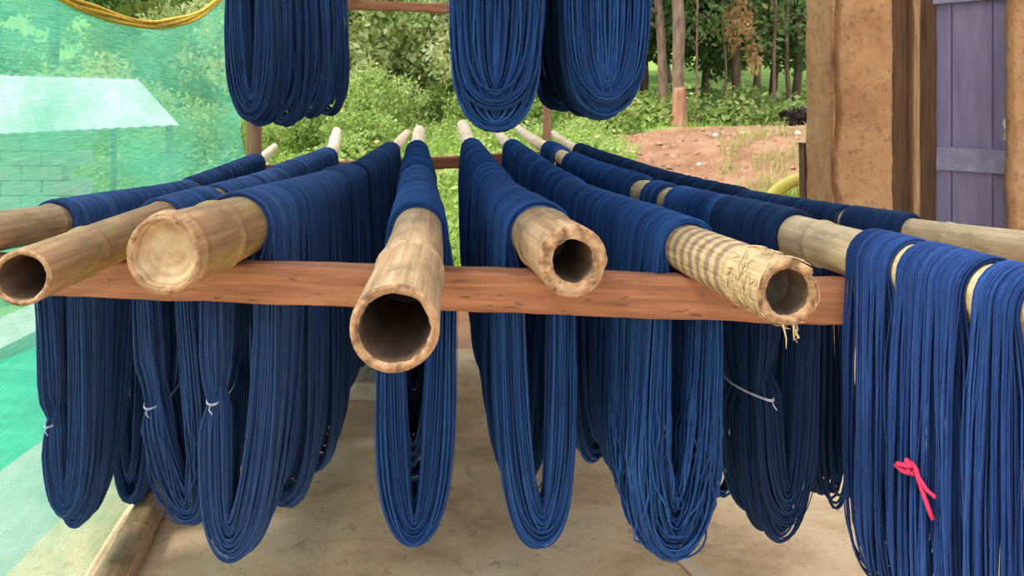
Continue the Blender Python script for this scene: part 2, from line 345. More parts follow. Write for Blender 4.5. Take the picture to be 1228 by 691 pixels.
def net_mat(name, cover, c_lo, c_hi):
    m = bpy.data.materials.new(name); m.use_nodes = True; nt = m.node_tree; nt.nodes.clear()
    out = N(nt, 'ShaderNodeOutputMaterial'); uvn = N(nt, 'ShaderNodeUVMap', uv_map='UVMap').outputs[0]
    warp = noise(nt, mapping(nt, uvn, (1.5, 3, 1)), 1.5, 3)
    row = noise(nt, mapping(nt, uvn, (9, 240, 1)), 1.0, 3, .6)
    ladder = noise(nt, mapping(nt, uvn, (330, 300, 1)), 1.0, 2, .5)
    blot = noise(nt, mapping(nt, uvn, (1.4, 2.2, 1)), 1.1, 4, .6)
    rw = N(nt, 'ShaderNodeMath', operation='MULTIPLY_ADD'); nt.links.new(row, rw.inputs[0]); rw.inputs[1].default_value = .6; rw.inputs[2].default_value = .2
    a1 = N(nt, 'ShaderNodeMath', operation='ADD'); nt.links.new(rw.outputs[0], a1.inputs[0]); nt.links.new(ladder, a1.inputs[1])
    a2 = N(nt, 'ShaderNodeMath', operation='MULTIPLY_ADD'); nt.links.new(blot, a2.inputs[0]); a2.inputs[1].default_value = 1.0; nt.links.new(a1.outputs[0], a2.inputs[2])
    th = 1.5 - (cover - .5) * .9
    al = N(nt, 'ShaderNodeMapRange'); nt.links.new(a2.outputs[0], al.inputs[0])
    al.inputs[1].default_value = th - .42; al.inputs[2].default_value = th + .42
    col = ramp(nt, row, [(.3, c_lo), (.7, c_hi)])
    d = N(nt, 'ShaderNodeBsdfDiffuse'); t = N(nt, 'ShaderNodeBsdfTranslucent'); mx = N(nt, 'ShaderNodeMixShader'); mx.inputs[0].default_value = .55
    nt.links.new(col, d.inputs[0]); nt.links.new(col, t.inputs[0])
    nt.links.new(d.outputs[0], mx.inputs[1]); nt.links.new(t.outputs[0], mx.inputs[2])
    tr = N(nt, 'ShaderNodeBsdfTransparent'); m2 = N(nt, 'ShaderNodeMixShader')
    nt.links.new(al.outputs[0], m2.inputs[0]); nt.links.new(tr.outputs[0], m2.inputs[1]); nt.links.new(mx.outputs[0], m2.inputs[2])
    nt.links.new(m2.outputs[0], out.inputs[0]); return m
M['net'] = net_mat('green_shade_net', .62, (.04, .38, .24), (.20, .58, .42))
M['cloth'] = simple('emerald_ground_cloth', [(.3, (.0, .24, .13)), (.6, (.015, .40, .23)), (.8, (.08, .50, .31))], 5, (1, 3, 1), bstr=.4)

# ------------------------------------------------------------------ the setting
FZ = 0.0
# floor of the shed
def slab_mesh(name, pts, z0, z1, n=1):
    k = len(pts); V = [(x, y, z1) for x, y in pts] + [(x, y, z0) for x, y in pts]
    me = bpy.data.meshes.new(name)
    me.from_pydata(V, [], [tuple(range(k)), tuple(range(2 * k - 1, k - 1, -1))] + [(i, i + k, (i + 1) % k + k, (i + 1) % k) for i in range(k)])
    me.update(); return me
struct(link('floor', slab_mesh('floor', [(-1.32, -.6), (4.6, -.6), (4.6, 3.98), (-1.62, 3.98)], -.12, 0), M['floor']))
struct(link('trim_1', slab_mesh('trim_1', [(-1.30, -.6), (-1.30, 4.0), (-1.95, 4.0), (-1.95, -.6)][::-1], -.15, -.01), M['slab']))

# kerb block at the back left edge of the floor
kb = MB(); V, Q, T = rough_bar((-1.40, 3.58, .045), (-.42, 3.58, .045), .58, .09, 5, .004, 20); kb.add(V, Q, T)
kerb = tag(link('kerb_block', kb.mesh('kerb_block'), M['kerb']), 'low pale concrete kerb block with gravelly top on the back edge of the floor', 'kerb')
rg = np.random.RandomState(7); gt = MB()
for k in range(230):
    c = (rg.uniform(-1.36, -.46), rg.uniform(3.31, 3.85), .092); s = rg.uniform(.012, .028)
    a = rg.uniform(0, 6.28, 6); ring = np.array([(math.cos(t) * s * rg.uniform(.7, 1.2), math.sin(t) * s * rg.uniform(.7, 1.2), 0) for t in np.linspace(0, 2 * math.pi, 6)[:-1]])
    vv = np.vstack([ring + c, np.array([c]) + (0, 0, s * .7)]); gt.add(vv, None, [(i, (i + 1) % 5, 5) for i in range(5)])
stuff(link('gravel', gt.mesh('gravel'), M['gravel_top'], kerb))

# terrain outside
def hgt(x, y):
    x = np.asarray(x, float); y = np.asarray(y, float)
    s1 = np.clip((y - 4.6) / 6.0, 0, 1); s1 = s1 * s1 * (3 - 2 * s1)
    s2 = np.clip((y - 9) / 18, 0, 1)
    side = np.clip((y - 4.0) / 1.2, 0, 1)
    s3 = np.clip((y - 20) / 34, 0, 1)
    h = .72 * s1 + .55 * s2 - .10 + 9.0 * s3 ** 1.4
    bank = np.exp(-((x - 4.2) / 2.2) ** 2 - ((y - 10.8) / 2.6) ** 2) * .22
    P = np.stack([x, y], -1)
    return h + bank * side + snoise(P, .35, 3, 3) * .07 * side + snoise(P, 2.5, 4, 2) * .025 * side
def grassy(x, y):
    P = np.stack([x, y], -1)
    n = snoise(P, .25, 9, 2)
    dirt = 1 / (1 + np.exp(-((x - 1.15 - .12 * (y - 6)) / .35))) * (y < 12.2 + .5 * n) * (y > 5.2)
    near = (y < 5.3 + .3 * n) & (x > -1.9)
    return np.clip(1 - dirt * 1.2 - near * 1.0, 0, 1)
xs = np.concatenate([np.linspace(-40, -8, 17)[:-1], np.linspace(-8, 10, 150), np.linspace(10, 40, 17)[1:]])
ys = np.concatenate([np.linspace(-12, 3.5, 14)[:-1], np.linspace(3.5, 16, 110), np.linspace(16, 75, 50)[1:]])
X, Y = np.meshgrid(xs, ys, indexing='ij')
Z = hgt(X, Y); Z = np.where((X > -1.95) & (X < 4.7) & (Y < 4.02), -.16, Z)
g = grassy(X, Y)
gm = mesh_np('ground', np.stack([X, Y, Z], -1).reshape(-1, 3), grid_faces(len(xs), len(ys)), tone=g.ravel())
struct(link('ground', gm, M['terrain']))

# pillar and door wall on the right
def adobe_block(name, x0, x1, y0, y1, z0, z1, seed, crack=None, amp=.006, parent=None):
    """a plastered block whose front and side faces are uneven"""
    nx = max(4, int((x1 - x0) / .009)); nz = int((z1 - z0) / .03); ny = max(3, int((y1 - y0) / .05))
    per = [(x, y0) for x in np.linspace(x0, x1, nx)] + [(x1, y) for y in np.linspace(y0, y1, ny)[1:]] + \
          [(x, y1) for x in np.linspace(x1, x0, 5)[1:]] + [(x0, y) for y in np.linspace(y1, y0, ny)[1:-1]]
    per = np.array(per); m = len(per); zz = np.linspace(z0, z1, nz)
    V = np.zeros((nz, m, 3)); V[..., :2] = per; V[..., 2] = zz[:, None]
    c = np.array([(x0 + x1) / 2, (y0 + y1) / 2]); h = np.array([(x1 - x0) / 2, (y1 - y0) / 2])
    dirn = (per - c) / h; dirn = np.sign(dirn) * np.abs(dirn) ** 6; dirn /= np.linalg.norm(dirn, axis=1)[:, None]
    d = snoise(V, 1.6, seed, 3) * amp + snoise(V, 9, seed + 1, 2) * amp * .45
    V[..., :2] += d[..., None] * dirn[None]
    corner = (np.abs(np.abs((per - c) / h) - 1).max(1) < .06)
    V[..., :2] -= corner[None, :, None] * dirn[None] * (.006 + .006 * snoise(V, 2.3, seed + 2, 4)[..., None])
    if crack is not None:
        cx = crack + .012 * snoise(np.stack([zz, zz * 0], -1), 1.3, seed + 3, 3)
        w = np.exp(-((per[None, :, 0] - cx[:, None]) / .011) ** 2) * (per[None, :, 1] < y0 + .01)
        V[..., 1] += w * (.055 + .025 * snoise(V, 8, seed + 5, 2))
    Vf = V.reshape(-1, 3); Q = grid_faces(nz, m, False, True)
    Vf = np.vstack([Vf, (c[0], c[1], z0), (c[0], c[1], z1)]); T = []
    for k in range(m): T += [(nz * m, (k + 1) % m, k), (nz * m + 1, (nz - 1) * m + k, (nz - 1) * m + (k + 1) % m)]
    return struct(link(name, mesh_np(name, Vf, Q, np.array(T)), M['adobe'], parent))
def xat(px, d): return (px - PCX) * d / F
PD = 4.05
adobe_block('column_1', xat(998, PD), xat(1072, PD), PD, PD + .36, -.05, 3.0, 11, crack=xat(1004, PD))
adobe_block('column_2', xat(1215, 3.86), xat(1320, 3.86), 3.86, 3.93, -.05, 3.0, 21)
# wall above and behind, door frame
fr = empty('door_frame', (xat(1095, 4.3), 4.3, 0)); struct(fr)
def post_box(name, x0, x1, y0, y1, z0, z1, mat, parent, seed):
    V, Q, T = rough_bar(((x0 + x1) / 2, (y0 + y1) / 2, z0), ((x0 + x1) / 2, (y0 + y1) / 2, z1), x1 - x0, y1 - y0, seed, .004, 30)
    o = link(name, MB().add(V, Q, T).mesh(name), mat); o.parent = parent; o.matrix_parent_inverse = parent.matrix_world.inverted()
    return o
bpy.context.view_layer.update()
post_box('jamb', xat(1066, 4.38), xat(1097, 4.38), 4.38, 4.52, -.05, 2.75, M['timber_dark_shaded'], fr, 31)
post_box('jamb', xat(1096, 4.32), xat(1104, 4.32), 4.32, 4.42, -.05, 2.75, M['timber_edge'], fr, 32)
post_box('jamb', xat(1103, 4.40), xat(1124, 4.40), 4.40, 4.54, -.05, 2.75, M['timber_dark_shaded'], fr, 33)
# door: vertical purple planks, batten, lintel board
A0 = np.array([xat(1121, 4.44), 4.44]); A1 = np.array([xat(1262, 4.02), 4.02]); ad = (A1 - A0) / np.linalg.norm(A1 - A0); an = np.array([ad[1], -ad[0]])
LD = np.linalg.norm(A1 - A0)
door = struct(empty('door_1', (A0[0], A0[1], 0)))
bpy.context.view_layer.update()
Rz = np.array([[ad[0], -an[0], 0], [ad[1], -an[1], 0], [0, 0, 1]])
def board(name, s0, s1, z0, z1, out, th, mat, seed):
    c2 = A0 + ad * (s0 + s1) / 2 + an * (out - th / 2)
    if z1 - z0 > s1 - s0: V, Q, T = rough_bar((c2[0], c2[1], z0), (c2[0], c2[1], z1), 1, 1, seed, 0, 24)
    me = MB()
    n = 24; bm = []
    prof = [(s0, 0), (s0 + .004, .004), (s1 - .004, .004), (s1, 0), (s1, -th), (s0, -th)]
    zz = np.linspace(z0, z1, n); Vv = np.zeros((n, 6, 3))
    for k, (s, o_) in enumerate(prof):
        p = A0 + ad * s + an * (out + o_); Vv[:, k, 0] = p[0]; Vv[:, k, 1] = p[1]; Vv[:, k, 2] = zz
    Vf = Vv.reshape(-1, 3); Qf = grid_faces(n, 6, False, True)
    me.add(Vf, Qf); me.add(Vv[0], [(0, 1, 2, 3), (0, 3, 4, 5)]); me.add(Vv[-1], [(3, 2, 1, 0), (5, 4, 3, 0)])
    o = link(name, me.mesh(name, False), mat); o.parent = door; o.matrix_parent_inverse = door.matrix_world.inverted(); return o
def s_at_px(px):
    best = min(np.linspace(0, LD, 400), key=lambda s: abs(PCX + F * (A0 + ad * s)[0] / (A0 + ad * s)[1] - px)); return float(best)
edges = [0, s_at_px(1141), s_at_px(1191), s_at_px(1228), LD]
for k in range(4): board('plank', edges[k] + .0025, edges[k + 1] - .0025, .03, CAMZ + .60, 0.0, .025, M['door'], 40 + k)
zb = CAMZ - (190 - HOR) * 4.4 / F
board('batten', .0, LD, zb - .07, zb + .07, .028, .022, M['door_trim'], 50)
board('lintel', -.06, LD, CAMZ + .57, CAMZ + .80, .05, .05, M['door_trim'], 51)
hs = s_at_px(1208); hp = A0 + ad * hs + an * .03; zh = CAMZ - (157 - HOR) * 4.1 / F
hb = MB(); hb.tube([(hp[0], hp[1], zh - .06), (hp[0] + an[0] * .03, hp[1] + an[1] * .03, zh - .045), (hp[0] + an[0] * .035, hp[1] + an[1] * .035, zh), (hp[0] + an[0] * .03, hp[1] + an[1] * .03, zh + .045), (hp[0], hp[1], zh + .06)], .012, 8)
h_o = link('handle', hb.mesh('handle'), M['white']); h_o.parent = door; h_o.matrix_parent_inverse = door.matrix_world.inverted(); h_o['label'] = 'white door handle'
wb = MB().box((xat(1190, 4.6) + .9, 4.75, 1.4), (3.4, .2, 2.9)); struct(link('wall_right', wb.mesh('wall_right', False), M['adobe']))

# ------------------------------------------------------------------ rack: beams, posts, poles
BT = CAMZ - .363                                   # top of the front beam
fb0, fb1 = np.array([-1.37, 1.615]), np.array([1.12, 1.315])
def beam_d(x): t = (x - fb0[0]) / (fb1[0] - fb0[0]); return fb0[1] + t * (fb1[1] - fb0[1])
def bar_obj(name, p0, p1, w, h, mat, seed, amp=.003, n=80):
    V, Q, T = rough_bar(p0, p1, w, h, seed, amp, n)
    # object origin at p0 with local X along the bar so that the grain follows it
    p0 = np.array(p0, float); ax = np.array(p1, float) - p0; e = Vector(ax).to_track_quat('X', 'Z').to_matrix(); R = np.array(e)
    Vl = (V - p0) @ R
    o = link(name, mesh_np(name, Vl, Q, T), mat); o.location = p0; o.rotation_euler = e.to_euler(); return o
fbeam = bar_obj('timber_beam', (fb0[0], fb0[1] + .03, BT - .042), (fb1[0], fb1[1] + .03, BT - .042), .055, .084, M['timber'], 61, .0022, 160)
tag(fbeam, 'reddish sawn timber crossbar under the cut front ends of the bamboo poles', 'beam', 'crossbars of the drying rack')

# spine of each pole: (px, py, depth, radius) from the cut front end to the thin tip
def front(px, py, rpx):
    k = F / (py - HOR); d = .363 * k / (1 + k * rpx / F); return (px, py, d, rpx * d / F)
SP = {
 'A': [(-45, 284, 1.56, .046), (40, 272, 1.72, .0446), (224, 232, 2.75, .038), (312, 193, 4.0, .032), (329, 176, 4.6, .022)],
 'B': [front(27, 333, 33.5), (185, 268, 1.76, .049), (315, 226, 2.55, .046), (398, 187, 4.15, .042), (404, 158, 4.95, .032)],
 'C': [front(196, 306, 48), (300, 268, 1.62, .066), (434, 211, 3.05, .048), (474, 177, 4.25, .036), (488, 160, 5.1, .028)],
 'D': [front(473, 394, 53.5), (502, 285, 1.52, .055), (500, 177, 4.3, .043), (503, 157, 5.2, .041)],
 'E': [front(687, 313, 43), (640, 277, 1.58, .061), (599, 235, 2.4, .052), (563, 174, 4.35, .044), (555, 150, 5.2, .041)],
 'F': [front(944, 350, 39.5), (842, 306, 1.39, .050), (752, 263, 1.85, .046), (698, 243, 2.25, .044), (652, 210, 3.0, .041), (607, 172, 4.4, .036), (592, 154, 5.3, .024)],
 'G': [front(1262, 378, 45), (1010, 298, 1.462, .048), (780, 236, 2.3, .044), (700, 204, 3.2, .040), (640, 169, 4.45, .034), (620, 153, 5.3, .025)],
 'H': [(1290, 302, 1.46, .034), (1130, 286, 1.67, .034), (900, 246, 2.35, .034), (800, 220, 3.0, .032), (711, 188, 4.0, .030), (680, 174, 4.5, .028), (663, 160, 5.2, .022)],
}
class Pole:
    def __init__(s, pts, rad):
        P = np.array(pts); R = np.array(rad); L = np.concatenate([[0], np.cumsum(np.linalg.norm(np.diff(P, axis=0), axis=1))])
        u = np.linspace(0, L[-1], 400); Q = np.stack([np.interp(u, L, P[:, k]) for k in range(3)], 1); rr = np.interp(u, L, R)
        for _ in range(3):                                                       # soften the bends, ends fixed
            K = 31; pad = K // 2
            Qp = np.vstack([2 * Q[0] - Q[pad:0:-1], Q, 2 * Q[-1] - Q[-2:-pad - 2:-1]])
            Q = np.stack([np.convolve(Qp[:, k], np.ones(K) / K, 'valid') for k in range(3)], 1)
        s.u = u; s.P = Q; s.R = rr; s.L = L[-1]
        s.T = np.gradient(Q, axis=0); s.T /= np.linalg.norm(s.T, axis=1)[:, None]
    def at(s, u): return np.stack([np.interp(u, s.u, s.P[:, k]) for k in range(3)], -1)
    def tan(s, u):
        t = np.stack([np.interp(u, s.u, s.T[:, k]) for k in range(3)], -1); return t / np.linalg.norm(t, axis=-1, keepdims=True)
    def rad(s, u): return np.interp(u, s.u, s.R)
    def u_at_depth(s, d): return float(np.interp(d, s.P[:, 1], s.u))
    def u_at_px(s, px):
        q = PCX + F * s.P[:, 0] / s.P[:, 1]; return float(s.u[np.argmin(abs(q - px))])
POLES = {k: Pole([W(*p[:3]) for p in v], [p[3] for p in v]) for k, v in SP.items()}

def make_pole(key, pole, mat, wall, nodes, label, group='bamboo poles of the drying rack', dia=None, dia_mat=None, irregular=.0, seed=0, hollow=.45, sides=40, name='bamboo_pole', ngap=.36, first=.25):
    nu = 150; u = np.linspace(0, pole.L, nu); r = pole.rad(u)
    nd = nodes if nodes is not None else list(np.arange(first, pole.L, ngap))
    us = np.sort(np.concatenate([u] + [np.array([n - .022, n - .012, n - .006, n, n + .006, n + .012, n + .022]) for n in nd])); us = us[(us >= 0) & (us <= pole.L)]
    P = pole.at(us); T = pole.tan(us); r = pole.rad(us)
    bulge = sum(np.exp(-((us - n) / .009) ** 2) * .075 - np.exp(-((us - n - .02) / .01) ** 2) * .02 for n in nd) if nd else 0
    th = np.arange(sides) * 2 * math.pi / sides
    A = np.cross(T, [0, 0, 1.0]); A /= np.linalg.norm(A, axis=1)[:, None]; B = np.cross(A, T)
    cs, sn = np.cos(th), np.sin(th)
    cyl = np.stack([np.broadcast_to(cs * .4, (len(us), sides)), np.broadcast_to(sn * .4, (len(us), sides)), np.broadcast_to(us[:, None] * .5, (len(us), sides))], -1)
    rr = r[:, None] * (1 + (bulge[:, None] if nd else 0) + snoise(cyl, 1.1, seed, 2) * .03)
    V = P[:, None] + rr[..., None] * (cs[None, :, None] * A[:, None] + sn[None, :, None] * B[:, None])
    if irregular:                                                                 # ragged cut
        e = np.exp(-us / .03)[:, None]
        V += (T[:, None] * (snoise(cyl * 8, 1.0, seed + 3, 3) * irregular * e)[..., None])
    uv = np.stack([np.broadcast_to((th / (2 * math.pi))[None], (len(us), sides)), np.broadcast_to(us[:, None], (len(us), sides))], -1).reshape(-1, 2)
    n = len(us); Vf = V.reshape(-1, 3)
    tip = P[-1] + T[-1] * .004
    me = mesh_np(name, np.vstack([Vf, tip]), grid_faces(n, sides, False, True)[:, ::-1], [(n * sides, (n - 1) * sides + (k + 1) % sides, (n - 1) * sides + k) for k in range(sides)][::1], uv=np.vstack([uv, [[0, us[-1]]]]))
    o = link(name, me, mat); tag(o, label, 'pole', group)
    me.materials.append(M['bamboo_tip']); nq = (n - 1) * sides                    # bleached tip
    mi = np.zeros(len(me.polygons), np.int32); qi = np.minimum(np.arange(len(mi)) // sides, n - 1)
    if name == 'bamboo_pole' and key in SP: mi[us[np.minimum(qi, n - 1)] > pole.u_at_depth(SP[key][-2][2]) - .45] = 1
    me.polygons.foreach_set('material_index', mi)
    # cut rim (an uneven ring) and the hollow inside
    rim = []; steps = 5
    r0 = np.linalg.norm(V[0] - P[0], axis=1)
    inn = r0 * (1 - wall) * (1 + .03 * snoise(cyl[0] * 3, 1.5, seed + 5, 2))
    ringpts = []
    for k in range(steps + 1):
        f = k / steps; rad = r0 * (1 - f) + inn * f
        out = .004 * math.sin(f * math.pi) + snoise(np.stack([cs * 3, sn * 3, np.full(sides, f * 2)], -1), 1.6, seed + 7, 3) * .0025 * (0 < f)
        base = V[0] - P[0]; base = base - np.outer(base @ T[0], T[0]); base /= np.linalg.norm(base, axis=1)[:, None]
        axial = ((V[0] - P[0]) @ T[0])[:, None] * (1 - f)
        ringpts.append(P[0] + base * rad[:, None] + T[0] * axial - T[0] * np.asarray(out)[..., None])
    ringpts = np.array(ringpts)
    link('cut_rim', mesh_np('cut_rim', ringpts.reshape(-1, 3), grid_faces(steps + 1, sides, False, True)), M['cut_end'], o)
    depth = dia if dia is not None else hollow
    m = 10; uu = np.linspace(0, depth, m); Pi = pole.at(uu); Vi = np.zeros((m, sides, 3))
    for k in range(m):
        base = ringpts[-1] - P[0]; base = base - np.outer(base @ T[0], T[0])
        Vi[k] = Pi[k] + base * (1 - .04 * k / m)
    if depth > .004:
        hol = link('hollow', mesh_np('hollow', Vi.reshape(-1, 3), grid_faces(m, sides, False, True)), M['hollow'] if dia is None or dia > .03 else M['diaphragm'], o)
    else: hol = o
    # node wall closing the hollow: dished, with a boss in the middle
    rg_ = np.random.RandomState(seed); rings = []
    c = Pi[-1]; base = Vi[-1] - c
    for f in np.linspace(1, .02, 22):
        dome = .35 * np.mean(np.linalg.norm(base, axis=1)) * (.22 * math.exp(-(f / .33) ** 2) + .30 * math.exp(-((f - 1) / .15) ** 2) + .07 * math.cos(f * 19) * f)
        rings.append(c + base * f - T[0] * dome)
    rings = np.array(rings)
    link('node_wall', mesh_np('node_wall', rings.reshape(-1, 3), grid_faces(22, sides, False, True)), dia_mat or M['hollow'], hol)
    return o

make_pole('A', POLES['A'], M['bamboo'], .22, None, 'outermost bamboo pole beside the green net, its cut end past the picture edge', seed=1)
make_pole('B', POLES['B'], M['bamboo_warm'], .20, None, 'bamboo pole with open hollow end, lying between the net-side pole and the sealed-end pole', seed=2, first=.2)
make_pole('C', POLES['C'], M['bamboo_warm'], .17, [.02, .17, .52, .9, 1.3, 1.7, 2.1, 2.5, 2.9], 'thick bamboo pole whose round front end is closed by a pale node wall', dia=.022, dia_mat=M['diaphragm'], seed=3)
make_pole('D', POLES['D'], M['bamboo'], .22, [.28, .75, 1.2, 1.65, 2.1, 2.6, 3.1, 3.6], 'widest-looking bamboo pole in the middle with a deep dark hollow end', hollow=.27, seed=4)
make_pole('E', POLES['E'], M['bamboo'], .40, [.2, .6, 1.0, 1.4, 1.8, 2.3, 2.8], 'thick-walled bamboo pole with a small dark hole and chewed lower rim', hollow=.20, irregular=.006, seed=5)
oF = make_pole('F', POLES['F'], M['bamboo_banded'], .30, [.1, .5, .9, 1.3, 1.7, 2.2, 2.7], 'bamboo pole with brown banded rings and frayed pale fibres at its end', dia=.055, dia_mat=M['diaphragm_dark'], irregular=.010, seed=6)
make_pole('G', POLES['G'], M['bamboo_pale'], .25, [.33, .52, .68, 1.0, 1.4, 1.8, 2.3, 2.9], 'pale mottled bamboo pole carrying the nearest bright skeins at its front', seed=7)
make_pole('H', POLES['H'], M['bamboo_pale'], .25, None, 'thin pale bamboo pole passing in front of the purple door', seed=8)

# frayed fibres round the banded pole's end
rg = np.random.RandomState(5); fm = MB(); pF = POLES['F']; t0 = pF.tan(0.0); c0 = pF.at(0.0); a_ = np.cross(t0, [0, 0, 1.0]); a_ /= np.linalg.norm(a_); b_ = np.cross(a_, t0)
for k in range(150):
    th = rg.uniform(0, 6.28); u0 = rg.uniform(.0, .10); ln = rg.uniform(.015, .035); rr = pF.rad(u0) * 1.01
    dth = rg.normal(0, .5); pts = []
    for f in np.linspace(0, 1, 4):
        uu = max(0, u0 - ln * f * .6); t_ = th + dth * f; r_ = rr + .002 + rg.uniform(0, .003) * f
        pts.append(pF.at(uu) + (math.cos(t_) * a_ + math.sin(t_) * b_) * r_ - t0 * (ln * f * .25 if u0 < .02 else 0))
    fm.tube(pts, np.array([.0011, .0011, .0009, .0003]), 3, caps=False)
for k in range(5):                                                               # long splinters hanging from the rim
    th = -1.9 + rg.normal(0, .45); p = c0 + (math.cos(th) * a_ + math.sin(th) * b_) * pF.rad(0) * rg.uniform(.75, 1.0)
    pts = [p, p - t0 * .006 + (0, 0, -.010), p - t0 * .010 + (rg.normal(0, .004), 0, -.022), p - t0 * .011 + (rg.normal(0, .007), 0, -.035 * rg.uniform(.6, 1.1))]
    fm.tube(pts, np.array([.0022, .0017, .0012, .0004]), 4, caps=False)
stuff(link('frayed_fibre', fm.mesh('frayed_fibre'), M['fibre'], oF))

# far crossbar, found from where the poles cross it
cr = {k: W(*SP[k][-2][:3]) for k in SP}
zA = cr['A'][2] - .030 - .03; zH = cr['H'][2] - .038 - .03
dv = cr['H'] - cr['A']
pa = np.array([cr['A'][0] - .12, cr['A'][1] - .03, zA - .006]); pb = np.array([cr['H'][0] + .10, cr['H'][1] + .02, zH])
tag(bar_obj('timber_beam', pa, pb, .055, .075, M['timber'], 62, .003, 60), 'dark red far crossbar under the thin pole tips, in front of the grass', 'beam', 'crossbars of the drying rack')
# upper crossbars
ua = W(300, -2, 4.05); ub = W(668, 18, 4.55); ua[2] -= .03; ub[2] -= .03
UT = lambda d: CAMZ + .57
ub_o = bar_obj('timber_beam', (-1.62, 4.03, CAMZ + .545), (.34, 4.55, CAMZ + .530), .05, .055, M['timber'], 63, .003, 60)
tag(ub_o, 'brown upper crossbar seen between the hanging skeins at the top edge', 'beam', 'crossbars of the drying rack')
uf_o = bar_obj('timber_beam', (-1.50, 1.20, CAMZ + .545), (1.05, 1.20, CAMZ + .545), .05, .055, M['timber'], 64, .003, 40)
tag(uf_o, 'upper front crossbar above the picture edge carrying the overhead poles', 'beam', 'crossbars of the drying rack')
# posts
def post(p, z0, z1, w, label, seed, knob=0):
    o = empty('wooden_post', (p[0], p[1], z0)); tag(o, label, 'post', 'posts of the drying rack')
    zz = np.linspace(0, z1 - z0, 60); r = w / 2 * (1 + .06 * snoise(np.stack([zz, zz * 0], -1), 1.2, seed, 3) + knob * np.abs(snoise(np.stack([zz, zz * 0], -1), 5, seed + 1, 2)))
    x = .012 * snoise(np.stack([zz, zz * 0 + 3], -1), .6, seed + 2, 2); y = .012 * snoise(np.stack([zz, zz * 0 + 7], -1), .6, seed + 4, 2)
    mb = MB().tube(np.stack([x, y, zz], 1), r, 14); link('shaft', mb.mesh('shaft'), M['timber_post'], o); return o
post((-1.432, 3.93), 0, 2.75, .085, 'pale brown wooden post at the far corner where the green net ends', 1)
post((.225, 4.63), -.13, 2.75, .055, 'knobbly reddish stick post rising behind the far crossbar', 2, .35)
post((-1.345, 1.70), BT - .12, 2.75, .07, 'front wooden hanger post on the net side, just outside the picture', 3)
post((1.14, 1.40), 0, 2.75, .09, 'front wooden rack post on the door side, just outside the picture', 4)
# upper poles
UP = {'T1': Pole([(-.915, 1.1, CAMZ + .628), (-.925, 4.5, CAMZ + .605)], [.045, .035]),
      'T2': Pole([(-.030, 1.1, CAMZ + .628), (-.06, 4.9, CAMZ + .600)], [.048, .035]),
      'T3': Pole([(.195, 1.1, CAMZ + .628), (.195, 4.9, CAMZ + .600)], [.045, .035])}
for k, lab in (('T1', 'overhead bamboo pole holding the skein beside the net, above the picture edge'), ('T2', 'overhead bamboo pole holding the middle hanging skein, above the picture edge'), ('T3', 'overhead bamboo pole holding the skein nearest the red trunk, above the picture edge')):
    make_pole(k, UP[k], M['bamboo'], .22, None, lab, seed=11, sides=20)

